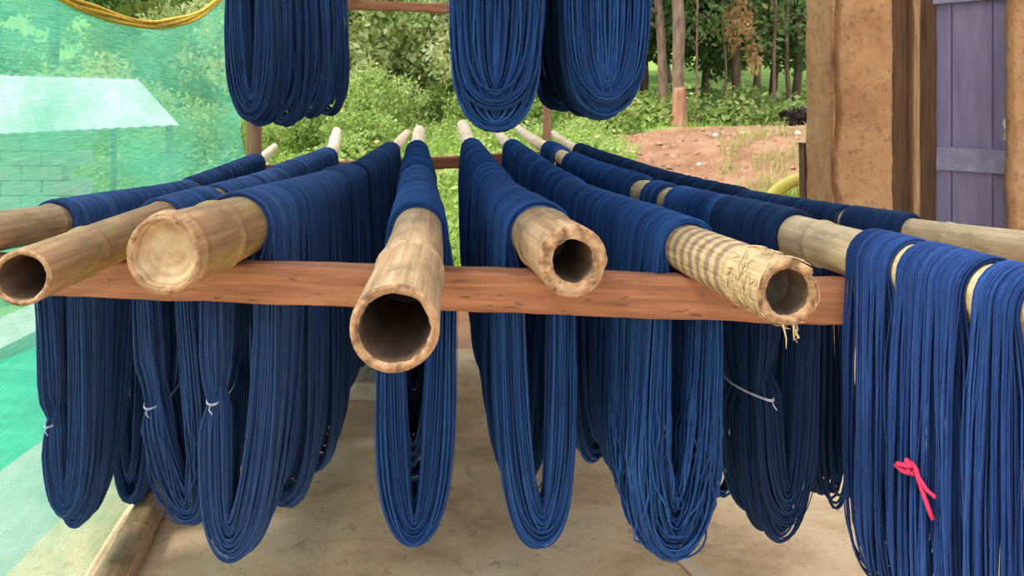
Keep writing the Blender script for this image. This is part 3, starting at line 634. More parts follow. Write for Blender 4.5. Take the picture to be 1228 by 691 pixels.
# ------------------------------------------------------------------ yarn skeins
def make_skein(pole, u0, u1, H, label, seed, mat='yarn', lay=2, rs=.0030, sides=5, gather=.35, sway=0.0, usway=0.0, bundle=.09, mess=.0, ties=(), narc=9, nleg=15, taper=.22, tone=0.0, locks=9, group='indigo skeins on the bamboo poles', pow_out=7.0, spread=0.0, open_=2.4, fill=.42, dens=.86, bulk=.006):
    rg = np.random.RandomState(seed)
    wdt = abs(u1 - u0); per = max(4, int(wdt / (2 * rs * dens)))
    ul, ll = [], []
    for L in range(lay):
        u_ = u0 + (np.arange(per) + .5 + .5 * (L % 2) + rg.normal(0, .28, per)) / (per + .5) * (u1 - u0)
        if lay > 2 and L < lay - 2: u_ = u_[:max(4, int(per * .32))]          # inner layers are only in view at the open front of the loop
        ul.append(u_); ll.append(np.full(len(u_), L))
    us = np.clip(np.concatenate(ul), min(u0, u1), max(u0, u1)); lf = np.concatenate(ll).astype(float); n = len(us)
    uc = (u0 + u1) / 2
    fr_ = (us - u0) / (u1 - u0)
    lock = np.minimum((fr_ * locks).astype(int), locks - 1)
    lock_c = u0 + (np.arange(locks) + .5 + rg.normal(0, .18, locks)) / locks * (u1 - u0)
    lock_len = rg.normal(0, .018, locks); lock_y = rg.normal(0, 1, (2, locks))
    ell = np.clip(lf / max(1, lay - 1) + rg.normal(0, .16 if lay > 2 else .08, n), 0, 1)
    ell = np.where(lf == lay - 1, np.maximum(ell, .75), ell)
    Hs = H * (1 + rg.normal(0, .008, n)) - bundle * (1 - ell) * rg.uniform(.6, 1.1, n) + lock_len[lock] * .8
    Hs = np.minimum(Hs, np.percentile(Hs, 94) + .004 * rg.rand(n))
    Hs -= .03 * (2 * np.abs(fr_ - .5)) ** 2.5                                       # edges of the hank hang a little shorter
    R = pole.rad(us); off = rs * (.85 + 1.55 * np.minimum(lf, 3)) + rg.uniform(0, rs * .6, n)
    Apt = pole.at(us); Tm = pole.tan(np.array([uc]))[0]; Th = Tm.copy(); Th[2] = 0; Th /= np.linalg.norm(Th)
    lat = np.cross(Th, [0, 0, 1.0]); Zv = np.array([0, 0, 1.0])
    # path samples
    tl = 1 - (1 - np.linspace(0, 1, nleg + 1)[1:]) ** 1.9
    ph = np.linspace(-math.pi / 2, math.pi / 2, narc)
    npt = narc + 2 * nleg - 1
    Yv = np.zeros((n, npt)); Wv = np.zeros((n, npt)); Uv = np.zeros((n, npt))
    Yv[:, :narc] = (R + off)[:, None] * np.sin(ph); Wv[:, :narc] = (R + off)[:, None] * np.cos(ph)
    sd = np.concatenate([np.full(nleg, 1), np.full(nleg - 1, -1)]); tt = np.concatenate([tl, tl[-2::-1]])
    sidx = (sd < 0).astype(int)
    g_t = gather * np.clip(tt, 0, 1) ** 1.3
    p = open_ + (pow_out - open_) * ell[:, None]
    thick = off[:, None] * (1 + 1.6 * g_t / (gather + 1e-6) * .9)
    thick = thick + bulk * ell[:, None] * np.clip(tt * 5, 0, 1)[None]
    yy = (R[:, None] * (1 - taper * tt) + thick) * np.sqrt(np.clip(1 - tt[None] ** p, 0, 1))
    yy *= 1 - fill * (1 - ell[:, None]) * np.clip(tt * 6, 0, 1) * (1 if lay > 2 else .3)
    yy *= (1 + spread * np.sin(np.clip(tt, 0, 1) * math.pi) * .5)
    du = (uc - us)[:, None] * g_t + (lock_c[lock] - us)[:, None] * .55 * np.clip(tt * 2.2, 0, 1) * (1 - .5 * tt)
    yy = yy + (.0016 + rs * 1.3) * lock_y[sidx][:, lock].T * np.sin(np.clip(tt, 0, 1) * math.pi)[None]
    for (side, t0, st) in ties:
        w = np.exp(-((tt - t0) / .055) ** 2) * (sd == side) * st
        ym = (R.mean() * (1 - taper * t0) + off.mean() * 1.2)
        yy = yy * (1 - w) + w * (ym + (yy - ym) * .25)
        du = du * (1 - w) + w * ((uc + (u0 - uc) * .25 - us)[:, None] * .75)
    a1, a2, a3 = rg.uniform(0, 6.28, (n, 1)), rg.uniform(0, 6.28, (n, 1)), rg.uniform(.5, 1.5, (n, 1))
    wob = np.sin(tt[None] * 7 * a3 + a1) * rs * .7 * np.clip(tt * 3, 0, 1); wob2 = np.sin(tt[None] * 6 * a3 + a2) * rs * .9 * np.clip(tt * 3, 0, 1)
    if mess:
        mm = np.clip((tt - .45) / .4, 0, 1); hv = rg.normal(0, 1, (n, 1))
        wob = wob + mess * mm * np.sin(tt[None] * 16 * a3 + a2) * hv; wob2 = wob2 + mess * 1.4 * mm * np.sin(tt[None] * 19 * a3 + a1) * hv
    Yv[:, narc:] = (yy + wob) * sd + sway * tt ** 2
    Wv[:, narc:] = -tt[None] * Hs[:, None] * (1 - .0)
    Uv[:, narc:] = du + wob2 + usway * tt ** 2
    Uv[:, :narc] = rg.normal(0, rs * .5, (n, 1))
    P = Apt[:, None] + lat * Yv[..., None] + Zv * Wv[..., None] + Th * Uv[..., None]
    # tubes
    T = np.roll(P, -1, 1) - np.roll(P, 1, 1); T /= np.linalg.norm(T, axis=2, keepdims=True) + 1e-12
    A = Th - T * (T @ Th)[..., None]; A /= np.linalg.norm(A, axis=2, keepdims=True) + 1e-9
    B = np.cross(T, A)
    th = np.arange(sides) * 2 * math.pi / sides
    thin = np.zeros(n, bool)
    if sides == 4 and lay > 2:                                                     # a few loose single threads
        thin[rg.choice(np.where(lf >= lay - 2)[0], max(6, n // 14), replace=False)] = True
        k_ = np.where(thin)[0]; f_ = np.concatenate([np.zeros(narc), np.sin(np.clip(tt, 0, 1) * math.pi) ** .7])[None, :, None]
        sg = np.concatenate([np.zeros(narc), sd])[None, :, None]
        ph_ = rg.uniform(0, 6.28, (len(k_), 1, 1)); t_ = np.concatenate([np.zeros(narc), tt])[None, :, None]
        P[k_] += f_ * (sg * lat * rg.uniform(.002, .009, (len(k_), 1, 1)) + Th * np.sin(t_ * 9 + ph_) * .008)
    rr = rs * np.where(thin, .28, rg.uniform(.8, 1.3, n))[:, None, None, None]
    V = P[:, :, None] + rr * (np.cos(th)[None, None, :, None] * A[:, :, None] + np.sin(th)[None, None, :, None] * B[:, :, None])
    q = grid_faces(npt, sides, True, True); Q = (q[None] + (np.arange(n) * npt * sides)[:, None, None]).reshape(-1, 4)
    tn = rg.normal(.0, .15, n) + np.array([rg.normal(0, .10) for _ in range(locks)])[lock] + tone
    tn = tn + thin * .35
    tn = np.broadcast_to(tn[:, None, None], (n, npt, sides))
    arc = np.cumsum(np.concatenate([np.zeros((n, 1)), np.linalg.norm(np.diff(P, axis=1), axis=2)], 1), 1)
    uv = np.stack([np.broadcast_to((np.arange(sides) / sides)[None, None] + us[:, None, None] * 37, (n, npt, sides)), np.broadcast_to(arc[..., None], (n, npt, sides))], -1)
    V = V.reshape(-1, 3); org = pole.at(np.array([uc]))[0]
    me = mesh_np('yarn_skein', V - org, Q, tone=tn.ravel(), uv=uv.reshape(-1, 2))
    o = link('yarn_skein', me, M[mat]); o.location = org; tag(o, label, 'yarn', group)
    for (side, t0, st) in ties:
        k = np.where((np.abs(tt - t0) == np.abs(tt - t0)[sd == side].min()) & (sd == side))[0][0] + narc
        pts = P[:, k]; cy = pts.mean(0); dl = (pts - cy) @ lat; dt = (pts - cy) @ Th
        hy, hu = np.abs(dl).max() * .9 + rs * 1.3, np.percentile(np.abs(dt), 96) + rs * 2
        ang = np.linspace(0, 2 * math.pi, 20)[:-1]
        loop = np.array([cy + lat * math.cos(a) * hy + Th * math.sin(a) * hu + Zv * .003 * math.sin(2 * a) for a in ang]) - org
        mb = MB().tube(loop, .0011, 5, closed=True); mb.tube(loop + (0, 0, .003), .0010, 5, closed=True)
        e0 = cy - org - Th * hu + lat * rs
        mb.tube([e0, e0 - Th * .006 + (0, 0, -.008), e0 - Th * .007 + lat * .008 + (0, 0, -.018)], .0012, 4)
        link('tie_thread', mb.mesh('tie_thread'), M['thread'], o)['label'] = 'white tie thread'
    return o

PN = {'A': 'the outermost pole beside the net', 'B': 'the pole just inside the net-side one', 'C': 'the sealed-end pole',
      'D': 'the middle pole with the deep hollow', 'E': 'the thick-walled pole', 'F': 'the banded fibrous pole',
      'G': 'the pale mottled pole', 'H': 'the thin pole before the door'}
ORD = ['frontmost', 'second', 'third', 'fourth', 'fifth', 'sixth', 'seventh', 'eighth', 'ninth', 'tenth', 'eleventh', 'twelfth']
DEPTHS = {   # depth along the pole where one skein gives way to the next; a pair is (start, end)
 'A': [(1.82, 2.20), (2.21, 2.46), (2.47, 2.76), (2.81, 3.15), (3.16, 3.5), (3.51, 3.9)],
 'B': [(1.78, 2.06), (2.12, 2.42), (2.43, 2.75), (2.76, 3.08), (3.09, 3.45), (3.47, 3.85), (3.86, 4.0)],
 'C': [(1.57, 1.83), (1.835, 2.10), (2.105, 2.45), (2.455, 2.80), (2.90, 3.25), (3.255, 3.65), (3.66, 4.05)],
 'D': [(1.60, 1.88), (1.885, 2.20), (2.205, 2.55), (2.555, 2.95), (2.955, 3.4), (3.405, 3.85), (3.855, 4.05)],
 'E': [(1.545, 1.83), (1.835, 2.15), (2.155, 2.5), (2.505, 2.9), (2.905, 3.35), (3.355, 3.8), (3.805, 4.1)],
 'F': [(1.46, 1.74), (1.745, 2.05), (2.055, 2.4), (2.405, 2.8), (2.805, 3.25), (3.255, 3.75), (3.755, 4.1)],
 'G': [(1.60, 1.86), (1.865, 2.12), (2.18, 2.28), (2.40, 2.72), (2.725, 3.05), (3.055, 3.4), (3.65, 3.95)],
 'H': [(1.76, 1.93), (1.95, 2.12), (2.13, 2.4), (2.41, 2.7), (2.71, 3.0), (3.01, 3.35), (3.36, 3.75), (3.77, 4.25)],
}
HANG = {'A': .855, 'B': .825, 'C': .795, 'D': .75, 'E': .735, 'F': .685, 'G': .735, 'H': .76}
HADD = {'A': [0, .10, .07, .05], 'B': [0, .02, .02], 'C': [0, .06, .06, .0], 'H': [0, .05, .05]}
MATK = {'A': 'yarn_hazed', 'B': 'yarn_hazed', 'C': 'yarn_hazed', 'D': 'yarn', 'E': 'yarn', 'F': 'yarn', 'G': 'yarn_shaded', 'H': 'yarn_shaded'}
TIES = {('A', 0): [(-1, .68, .7)], ('B', 0): [(-1, .58, .6)], ('C', 0): [(-1, .52, .75)], ('D', 0): [], ('E', 1): [(-1, .33, .45)], ('E', 0): [], ('G', 0): [(-1, .52, .5)]}
EXTRA = {('A', 0): dict(sway=-.03, gather=.5, taper=.30), ('B', 0): dict(sway=.03, gather=.4, mess=.004, taper=.1), ('C', 0): dict(sway=-.045, gather=.45, taper=.3),
         ('D', 0): dict(gather=.30, taper=.25, bulk=.020), ('E', 0): dict(gather=.45, taper=.3, sway=.02), ('F', 0): dict(gather=.25, taper=.0, mess=.007, bundle=.14, bulk=.014), ('G', 0): dict(gather=.3, bundle=.11, bulk=.022)}
LOOK = {('A', 0): ', tied with white thread', ('B', 0): ', its bottom loosely tangled', ('C', 0): ', one leg tied white', ('F', 0): ', messy tangled bottom'}
sd_ = 100
for key, lst in DEPTHS.items():
    pole = POLES[key]
    for i, (d0, d1) in enumerate(lst):
        sd_ += 1; rg = np.random.RandomState(sd_)
        near = i == 0
        kw = dict(lay=5 if near else 2, rs=.0021 if near else (.0034 if i < 3 else .0054), sides=4 if i < 3 else 3, nleg=18 if near else 13,
                  narc=10 if near else 8, gather=rg.uniform(.15, .35), sway=rg.normal(0, .012), usway=rg.normal(0, .015), taper=rg.uniform(.15, .3))
        kw.update(EXTRA.get((key, i), {}))
        H = HANG[key] + pole.rad(0) * 0 + (0 if near else rg.normal(-.01, .025)) + (HADD.get(key, []) + [0] * 9)[i]
        if i == len(lst) - 1 and i: o_ = 'rearmost'
        else: o_ = ORD[i]
        lab = f"{o_} blue yarn skein on {PN[key]}{LOOK.get((key, i), '')}"
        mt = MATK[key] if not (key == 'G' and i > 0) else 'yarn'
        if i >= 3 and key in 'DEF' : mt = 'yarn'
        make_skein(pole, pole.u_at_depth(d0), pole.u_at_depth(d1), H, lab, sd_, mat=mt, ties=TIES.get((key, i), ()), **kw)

# nearest skeins, draped over the front of the pale pole
pG = POLES['G']
fr_list = [(1098, 1046, 'narrow bright blue skein at the near end beside the beam, first before the beam', .60, {}),
           (1188, 1106, 'broad bright blue skein at the near end, marked by a red yarn knot', .66, {}),
           (1262, 1204, 'bright blue skein at the right picture edge over the cut pole end', .68, {})]
for k, (pa_, pb_, lab, H, kw) in enumerate(fr_list):
    kk = dict(lay=3, rs=.0020, sides=4, nleg=20, narc=11, gather=-.10 if k else .12, taper=.0, bundle=.08, mess=.0012, locks=[4, 6, 4][k], dens=.62)
    kk.update(kw)
    so = make_skein(pG, pG.u_at_px(pa_), pG.u_at_px(pb_), H, lab, 900 + k, mat='yarn_violet', **kk)
    if k == 1: red_host = so; red_u = (pG.u_at_px(pa_) + pG.u_at_px(pb_)) / 2
# red knot tied on the broad skein
uR = pG.u_at_px(1148); aR = pG.at(np.array([uR]))[0]; tR = pG.tan(np.array([uR]))[0]; tR[2] = 0; tR /= np.linalg.norm(tR)
latR = np.cross(tR, [0, 0, 1.0]); 
if latR[1] > 0: latR = -latR
base = aR + latR * (pG.rad(uR) + .034); base[2] = CAMZ - (570 - HOR) * base[1] / F
ru, rw, ro = -tR, np.array([0, 0, 1.0]), latR
def rp(a, b, c=0): return base + ru * a * 1.3 + rw * b * 1.15 + ro * c
rm = MB()
rm.tube([rp(-.028, .000), rp(-.020, .004, .006), rp(-.008, .010, .008), rp(.004, .015, .008), rp(.010, .010, .008), rp(.002, .004, .006), rp(-.014, -.001, .006), rp(-.029, -.003, .002)], .0042, 7)
rm.tube([rp(.000, .018, .004), rp(.012, .016, .008), rp(.014, .004, .007), rp(.020, -.012, .005), rp(.028, -.026, .005), rp(.034, -.040, .003)], .0036, 7)
rm.tube([rp(.006, .014, .006), rp(.018, .006, .009), rp(.028, -.004, .006), rp(.038, -.007, .003)], .0032, 7)
rm.tube([rp(-.006, .012, .004), rp(-.002, .020, .010), rp(.006, .016, .012), rp(.004, .006, .010), rp(-.004, .006, .006)], .0045, 7)
ro_ = link('red_knot', MB().add(np.vstack(rm.v) - np.array(red_host.location), np.vstack(rm.q), np.vstack(rm.t)).mesh('red_knot'), M['red_yarn'], red_host); ro_['label'] = 'red yarn knot'

# overhead skeins
TOPS = {'T1': [(2.45, 2.75), (2.76, 3.08), (3.09, 3.4), (3.41, 3.72)], 'T2': [(1.36, 1.62), (1.63, 1.95), (1.96, 2.4), (2.41, 2.9)], 'T3': [(1.42, 1.68), (1.69, 2.05), (2.06, 2.5), (2.51, 3.0), (3.01, 3.6)]}
TH = {'T1': .715, 'T2': .685, 'T3': .655}
TN = {'T1': 'the overhead pole beside the net', 'T2': 'the middle overhead pole', 'T3': 'the overhead pole nearest the red trunk'}
for key, lst in TOPS.items():
    for i, (d0, d1) in enumerate(lst):
        sd_ += 1; rg = np.random.RandomState(sd_); near = i == 0
        lab = f"{'rearmost' if i == len(lst) - 1 else ORD[i]} dark blue skein hanging from {TN[key]}"
        make_skein(UP[key], UP[key].u_at_depth(d0), UP[key].u_at_depth(d1), TH[key] + (0 if near else rg.normal(-.01, .012)), lab, sd_, mat={'T1': 'yarn_hazed'}.get(key, 'yarn' if near else 'yarn_shaded'),
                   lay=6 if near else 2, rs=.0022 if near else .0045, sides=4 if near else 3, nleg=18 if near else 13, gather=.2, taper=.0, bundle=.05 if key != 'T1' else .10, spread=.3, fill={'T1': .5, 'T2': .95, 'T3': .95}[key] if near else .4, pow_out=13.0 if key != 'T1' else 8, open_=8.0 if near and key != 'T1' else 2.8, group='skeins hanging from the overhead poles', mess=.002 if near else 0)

# ------------------------------------------------------------------ shade net on the left
ND = np.array([1.15, 2.0, 2.44, 2.78, 3.08, 3.48, 3.78, 3.97]); NZ = np.array([2.05, 1.87, 1.745, 1.728, 1.72, 1.80, 1.93, 2.02])
nd_, nz_ = 130, 90
dd = np.linspace(1.15, 3.96, nd_); zt = np.interp(dd, ND, NZ); zt = np.convolve(np.pad(zt, 6, 'edge'), np.ones(13) / 13, 'valid')
def net_x(d, z):
    b = np.clip(z / 2.0, 0, 1); xb = -1.03 - .20 * (d - 1.3); xt = -1.50 - .028 * (d - 1.3)
    return xb + (xt - xb) * b ** .38 - .05 * np.sin(b * math.pi) * np.sin(np.clip((d - 1.2) / 2.8, 0, 1) * math.pi)
vv = np.linspace(0, 1, nz_); Dm, Vm = np.meshgrid(dd, vv, indexing='ij'); Zm = .015 + Vm * (zt[:, None] - .015)
Xm = net_x(Dm, Zm); Pm = np.stack([Dm, Zm], -1)
Xm += snoise(Pm, .8, 77, 3) * .012 + np.sin((Zm * 5 + Dm * 2.2) * 2.0) * .006
edge = np.exp(-((3.96 - Dm) / .12) ** 2)
Xm += edge * .012 * np.sin(Zm * 9) + np.exp(-((3.96 - Dm) / .35) ** 2) * .085 * np.clip((1.95 - Zm) / .6, 0, 1)
Dp = Dm + edge * .02 * np.sin(Zm * 13 + 1)
net = link('shade_net', mesh_np('shade_net', np.stack([Xm, Dp, Zm], -1).reshape(-1, 3), grid_faces(nd_, nz_), uv=np.stack([Dm, Zm], -1).reshape(-1, 2)), M['net'])
tag(net, 'green woven shade net hung as a side wall with a sagging yellow hem', 'net')
hem = np.stack([Xm[:, -1] + .004, Dp[:, -1], Zm[:, -1]], 1)
hm = MB(); ph = np.linspace(0, 60, nd_)
for k in range(3):
    o3 = np.stack([np.cos(ph * .5 + k * 2.1) * .004, ph * 0, (k - 1) * .013 + np.sin(ph * .5 + k * 2.1) * .003], 1); hm.tube(hem + o3, .0085, 7)
link('hem_rope', hm.mesh('hem_rope'), M['rope'], net)['label'] = 'yellow rope along the sagging top hem'
# bamboo weight along the foot of the net
pf = Pole([(-1.035, 1.35, .052), (-1.125, 2.0, .052), (-1.235, 2.5, .052), (-1.50, 3.85, .048)], [.047, .050, .048, .04])
make_pole('foot', pf, M['bamboo'], .2, None, 'grey-brown bamboo pole lying on the floor along the foot of the net', group=None, seed=17, ngap=.3)
# stick on the floor below the banded pole's skein
V, Q, T = rough_bar((.47, 2.25, .016), (.60, 1.98, .016), .028, .022, 91, .002, 14)
tag(link('wood_offcut', MB().add(V, Q, T).mesh('wood_offcut'), M['bamboo_tip']), 'pale stick lying on the floor under the tangled skein', 'stick')

# outside the net: ground cloth, and a low shed added to make the pale patches
struct(link('trim_2', slab_mesh('trim_2', [(-3.25, .5), (-2.85, .5), (-2.85, 9), (-3.25, 9)], -.2, .012), M['slab']))
cx = np.linspace(-2.84, -1.96, 18); cy = np.linspace(1.2, 7.0, 60); CX, CY = np.meshgrid(cx, cy, indexing='ij')
CZ = hgt(CX, CY) + .05 + snoise(np.stack([CX, CY], -1), 1.5, 5, 3) * .02
tag(link('ground_cloth', mesh_np('ground_cloth', np.stack([CX, CY, CZ], -1).reshape(-1, 3), grid_faces(18, 60)), M['cloth']), 'emerald green cloth spread on the ground outside the net', 'cloth')
shed = empty('low_shed', (-3.6, 6.2, 0)); tag(shed, 'added low outbuilding with a sloping white sheet roof, the pale patch behind the net', 'shed')
c00, c10, c11, c01 = W(-160, 168, 5.5), W(215, 150, 5.5), W(165, 95, 7.0), W(-160, 86, 7.0)
nu, nv = 90, 6; fu = np.linspace(0, 1, nu)[:, None, None]; fv = np.linspace(0, 1, nv)[None, :, None]
G_ = (c00 * (1 - fu) + c10 * fu) * (1 - fv) + (c01 * (1 - fu) + c11 * fu) * fv
G_ = G_.copy(); G_[..., 2] += (np.sin(np.linspace(0, 1, nu) * 2 * math.pi * 24) * .005)[:, None]
Gt = np.concatenate([G_.reshape(-1, 3), (G_ - [0, 0, .008]).reshape(-1, 3)])
q1 = grid_faces(nu, nv); 
ro2 = link('roof_sheet', mesh_np('roof_sheet', Gt - [-3.6, 6.2, 0], np.vstack([q1, q1[:, ::-1] + nu * nv])), M['roof_sheet'], shed)
for (x, y, zt_) in ((c10[0] - .15, 5.65, c10[2] - .02), (c11[0] - .15, 6.85, c11[2] - .04), (c00[0] + .3, 5.65, c00[2] - .02), (c01[0] + .4, 6.85, c01[2] - .04)):
    mb = MB().tube([(x + 3.6, y - 6.2, 0), (x + 3.6, y - 6.2, zt_)], .026, 10); link('shed_post', mb.mesh('shed_post'), M['bark'], shed)
bx0, bx1 = W(-120, 200, 6.9)[0], W(78, 200, 6.9)[0]  # block wall added to make a pale gridded patch
blk = MB().box((0, 0, 0), (.385, .16, .135)).mesh('block', False); blk.materials.append(M['block'])
for r in range(9):
    x = bx0 + (.2 if r % 2 else 0)
    while x < bx1 - .1:
        b = bpy.data.objects.new('block', blk); COL.objects.link(b); b.parent = shed; b.location = (x + .2 + 3.6, 6.95 - 6.2, .09 + r * .145); x += .40

# roof over the rack, out of view; its eave and translucency shape the light
nr = 160; rx = np.linspace(-1.95, 4.7, nr); ry = np.linspace(1.0, 5.2, 8); RX, RY = np.meshgrid(rx, ry, indexing='ij')
RZ = 2.78 + .07 * (RY - 1) + np.sin(RX * 2 * math.pi / .09) * .012
rv = np.stack([RX, RY, RZ], -1).reshape(-1, 3); rq = grid_faces(nr, 8)
struct(link('ceiling', mesh_np('ceiling', rv, rq), M['translucent_roof']))

# ------------------------------------------------------------------ outdoors: trees, bushes, grass
def leaf_cloud(name, centers, nleaf, size, seed, squash=1.0, droop=.3):
    """leaf quads scattered about weighted centres (x,y,z,r)"""
    rg = np.random.RandomState(seed); C = np.array(centers, float); w = C[:, 3] ** 2; k = rg.choice(len(C), nleaf, p=w / w.sum())
    d = rg.normal(size=(nleaf, 3)); d /= np.linalg.norm(d, axis=1)[:, None]
    rad = C[k, 3] * rg.uniform(.35, 1.0, nleaf) ** .6
    P = C[k, :3] + d * rad[:, None] * [1, 1, squash]
    a = rg.normal(size=(nleaf, 3)); a[:, 2] -= droop; a /= np.linalg.norm(a, axis=1)[:, None]
    b = np.cross(a, rg.normal(size=(nleaf, 3))); b /= np.linalg.norm(b, axis=1)[:, None]
    nn = np.cross(a, b)
    s = size * rg.uniform(.6, 1.35, nleaf)[:, None]
    V = np.stack([P, P + a * s * .5 + b * s * .26 + nn * s * .06, P + a * s, P + a * s * .5 - b * s * .26 + nn * s * .06], 1).reshape(-1, 3)
    tone = np.clip(rg.normal(.45, .2, nleaf) + rg.normal(0, .12, len(C))[k], 0, .98); tone[rg.rand(nleaf) < .02] = 1.0
    return mesh_np(name, V, np.arange(nleaf * 4).reshape(-1, 4), tone=np.repeat(tone, 4), smooth=False)
def trunk_mesh(h, r, seed, lean=(0, 0), branches=5, r_top=.5, zb=2.2):
    rg = np.random.RandomState(seed); z = np.linspace(-.15, h, 22); f = np.clip(z / h, 0, 1)
    x = lean[0] * f + .08 * snoise(np.stack([z, z * 0], -1), .25, seed, 2); y = lean[1] * f + .08 * snoise(np.stack([z, z * 0 + 4], -1), .25, seed + 1, 2)
    rr = r * (1 - (1 - r_top) * f) * (1 + .5 * np.exp(-np.clip(z, 0, 9) / .18)) * (1 + .06 * snoise(np.stack([z, z * 0], -1), 1.2, seed + 2, 2))
    mb = MB().tube(np.stack([x, y, z], 1), rr, 12); tips = []
    for k in range(branches):
        zb_ = rg.uniform(zb, h * .95); a = rg.uniform(0, 6.28); L = rg.uniform(1.0, 2.2); i = int(np.argmin(abs(z - zb_)))
        p = np.array([x[i], y[i], z[i]]); pts = [p + np.array([math.cos(a) * L * t, math.sin(a) * L * t, L * .45 * t ** .8]) + rg.normal(0, .03, 3) * (t > 0) for t in np.linspace(0, 1, 6)]
        mb.tube(pts, np.linspace(rr[i] * .45, .015, 6), 7); tips.append(pts[-1]); tips.append(pts[3])
    return mb, tips
# crowns: a few forms, shared
def crown_form(seed, n, size, z0, z1, rad, k):
    rg = np.random.RandomState(seed); c = []
    for i in range(k):
        z = rg.uniform(z0, z1); a = rg.uniform(0, 6.28); rr = rad * math.sqrt(rg.rand()) * (.75 + .25 * math.sin((z - z0) / (z1 - z0) * math.pi))
        c.append((rr * math.cos(a), rr * math.sin(a), z, rg.uniform(.35, .85)))
    return leaf_cloud('foliage', c, n, size, seed, .75)
CR = [crown_form(301 + k, 22000, .15, z0, 6.0, 2.8, 50) for k, z0 in enumerate((1.7, 2.1, 1.3))]
CR_P = [crown_form(331 + k, 24000, .13, z0, 5.0, 2.6, 46) for k, z0 in enumerate((.9, 1.3, .7))]
for me in CR: me.materials.append(M['leaf_dark'])
for me in CR_P: me.materials.append(M['leaf_hazed'])
TRUNKS = []
for k in range(5):
    mb, tips = trunk_mesh(7.0, .10, 400 + k, lean=(.3 * (k - 2) * .4, .1), branches=6); me = mb.mesh('trunk'); me.materials.append(M['bark']); TRUNKS.append(me)
def tree(px, d, tk, ck, pale, label, s=1.0, rot=0.0, crown=True):
    x = xat(px, d); o = empty('forest_tree', (x, d, float(hgt(x, d)))); o.rotation_euler.z = rot; o.scale = (s, s, s)
    tag(o, label, 'tree', 'trees of the wood behind')
    t = bpy.data.objects.new('trunk', TRUNKS[tk]); COL.objects.link(t); t.parent = o
    if crown:
        f = bpy.data.objects.new('foliage', (CR_P if pale else CR)[ck]); COL.objects.link(f); f.parent = o; f['kind'] = 'stuff'
    return o
PLACES = [  # px, depth, trunk, crown, pale, where
 (585, 15.5, 1, 2, 1, 'pale leafy tree standing behind the left side of the middle hanging skein'), (405, 15.0, 3, 0, 1, 'pale leafy tree nearest behind the skein beside the net'), (470, 16.5, 4, 1, 1, 'pale leafy tree with low boughs filling the gap between hanging skeins'), (527, 17, 0, 0, 1, 'pale leafy tree with slim dark trunk between the hanging skeins, nearest there'), (478, 21, 1, 1, 1, 'pale tree behind the sealed-end pole tip'), (440, 19, 2, 2, 1, 'pale tree next to the hanging skein beside the net'),
 (380, 22, 3, 0, 1, 'pale tree hidden mostly behind the skein beside the net'), (560, 25, 4, 1, 1, 'far pale tree left of the middle hanging skein'), (500, 28, 2, 2, 1, 'far pale tree in the gap between hanging skeins'),
 (620, 22, 0, 1, 0, 'tree behind the middle hanging skein'), (700, 20, 1, 0, 0, 'tree behind the skein nearest the red trunk'), (770, 18, 2, 2, 0, 'green tree just beside the skein nearest the red trunk'),
 (885, 15.5, 3, 1, 0, 'slim-trunked dark green tree halfway between red trunk and adobe pillar'), (930, 18, 4, 0, 0, 'dark green tree with thin trunk near the adobe pillar'), (955, 16.5, 1, 2, 0, 'dark green tree right against the adobe pillar edge'),
 (845, 21, 0, 2, 0, 'dark tree deeper in the wood behind the red trunk'), (905, 25, 2, 1, 0, 'farthest dark tree seen beside the pillar'), (800, 26, 3, 0, 0, 'far dark tree behind the twin trunks'), (980, 23, 4, 1, 0, 'dark tree behind the adobe pillar'),
 (225, 17, 1, 2, 1, 'pale tree seen above the yellow net hem'), (150, 20, 2, 0, 1, 'pale tree through the net above the white roof'), (60, 16, 3, 1, 0, 'green tree through the net at the upper corner'), (290, 24, 0, 1, 1, 'pale tree seen through the net edge by the corner post'), (-60, 20, 4, 2, 0, 'green tree beyond the net outside the picture edge'),
 (450, 34, 3, 1, 1, 'distant pale tree low between net-side and middle skeins'), (700, 34, 1, 2, 0, 'distant dark tree behind the hanging skeins'), (870, 35, 2, 0, 0, 'distant dark tree in the depth of the wood'), (330, 33, 4, 0, 1, 'distant pale tree behind the corner post'), (560, 38, 0, 0, 1, 'most distant pale tree in the middle gap'), (960, 36, 3, 2, 0, 'distant dark tree by the pillar'), (780, 40, 4, 1, 0, 'most distant dark tree behind the twin trunks'), (630, 40, 2, 0, 0, 'distant tree behind the middle skein'), (200, 34, 1, 0, 1, 'distant pale tree behind the white-roofed shed')]
rg = np.random.RandomState(31)
for (px, d, tk, ck, pale, lab) in PLACES:
    tree(px, d, tk, ck, pale, lab, s=(.9 + .012 * d) * rg.uniform(.9, 1.1), rot=rg.uniform(0, 6.28))
# red trunk with stripped bark and its dark twin
x = xat(813, 12.6); o = empty('forest_tree', (x, 12.6, float(hgt(x, 12.6)))); tag(o, 'straight tree with a reddish trunk stripped orange at its foot', 'tree', 'trees of the wood behind')
mb, _ = trunk_mesh(7, .115, 501, branches=3, r_top=.75, zb=3.5); link('trunk', mb.mesh('trunk'), M['bark'], o)
z = np.linspace(-.1, .72, 14); link('stripped_bark', MB().tube(np.stack([z * 0 + .02, z * 0 - .02, z], 1), (.119 * (1 + .5 * np.exp(-np.clip(z, 0, 9) / .18))) * np.clip((.80 - z) / .25, 0, 1) ** .12, 14).mesh('stripped_bark'), M['bark_orange'], o)['label'] = 'orange stripped bark at the foot'
f = bpy.data.objects.new('foliage', CR[1]); COL.objects.link(f); f.parent = o; f.location.z = 1.6; f['kind'] = 'stuff'
x = xat(800, 13.6); o = empty('forest_tree', (x, 13.6, float(hgt(x, 13.6)))); tag(o, 'dark crooked trunk close behind the reddish tree', 'tree', 'trees of the wood behind')
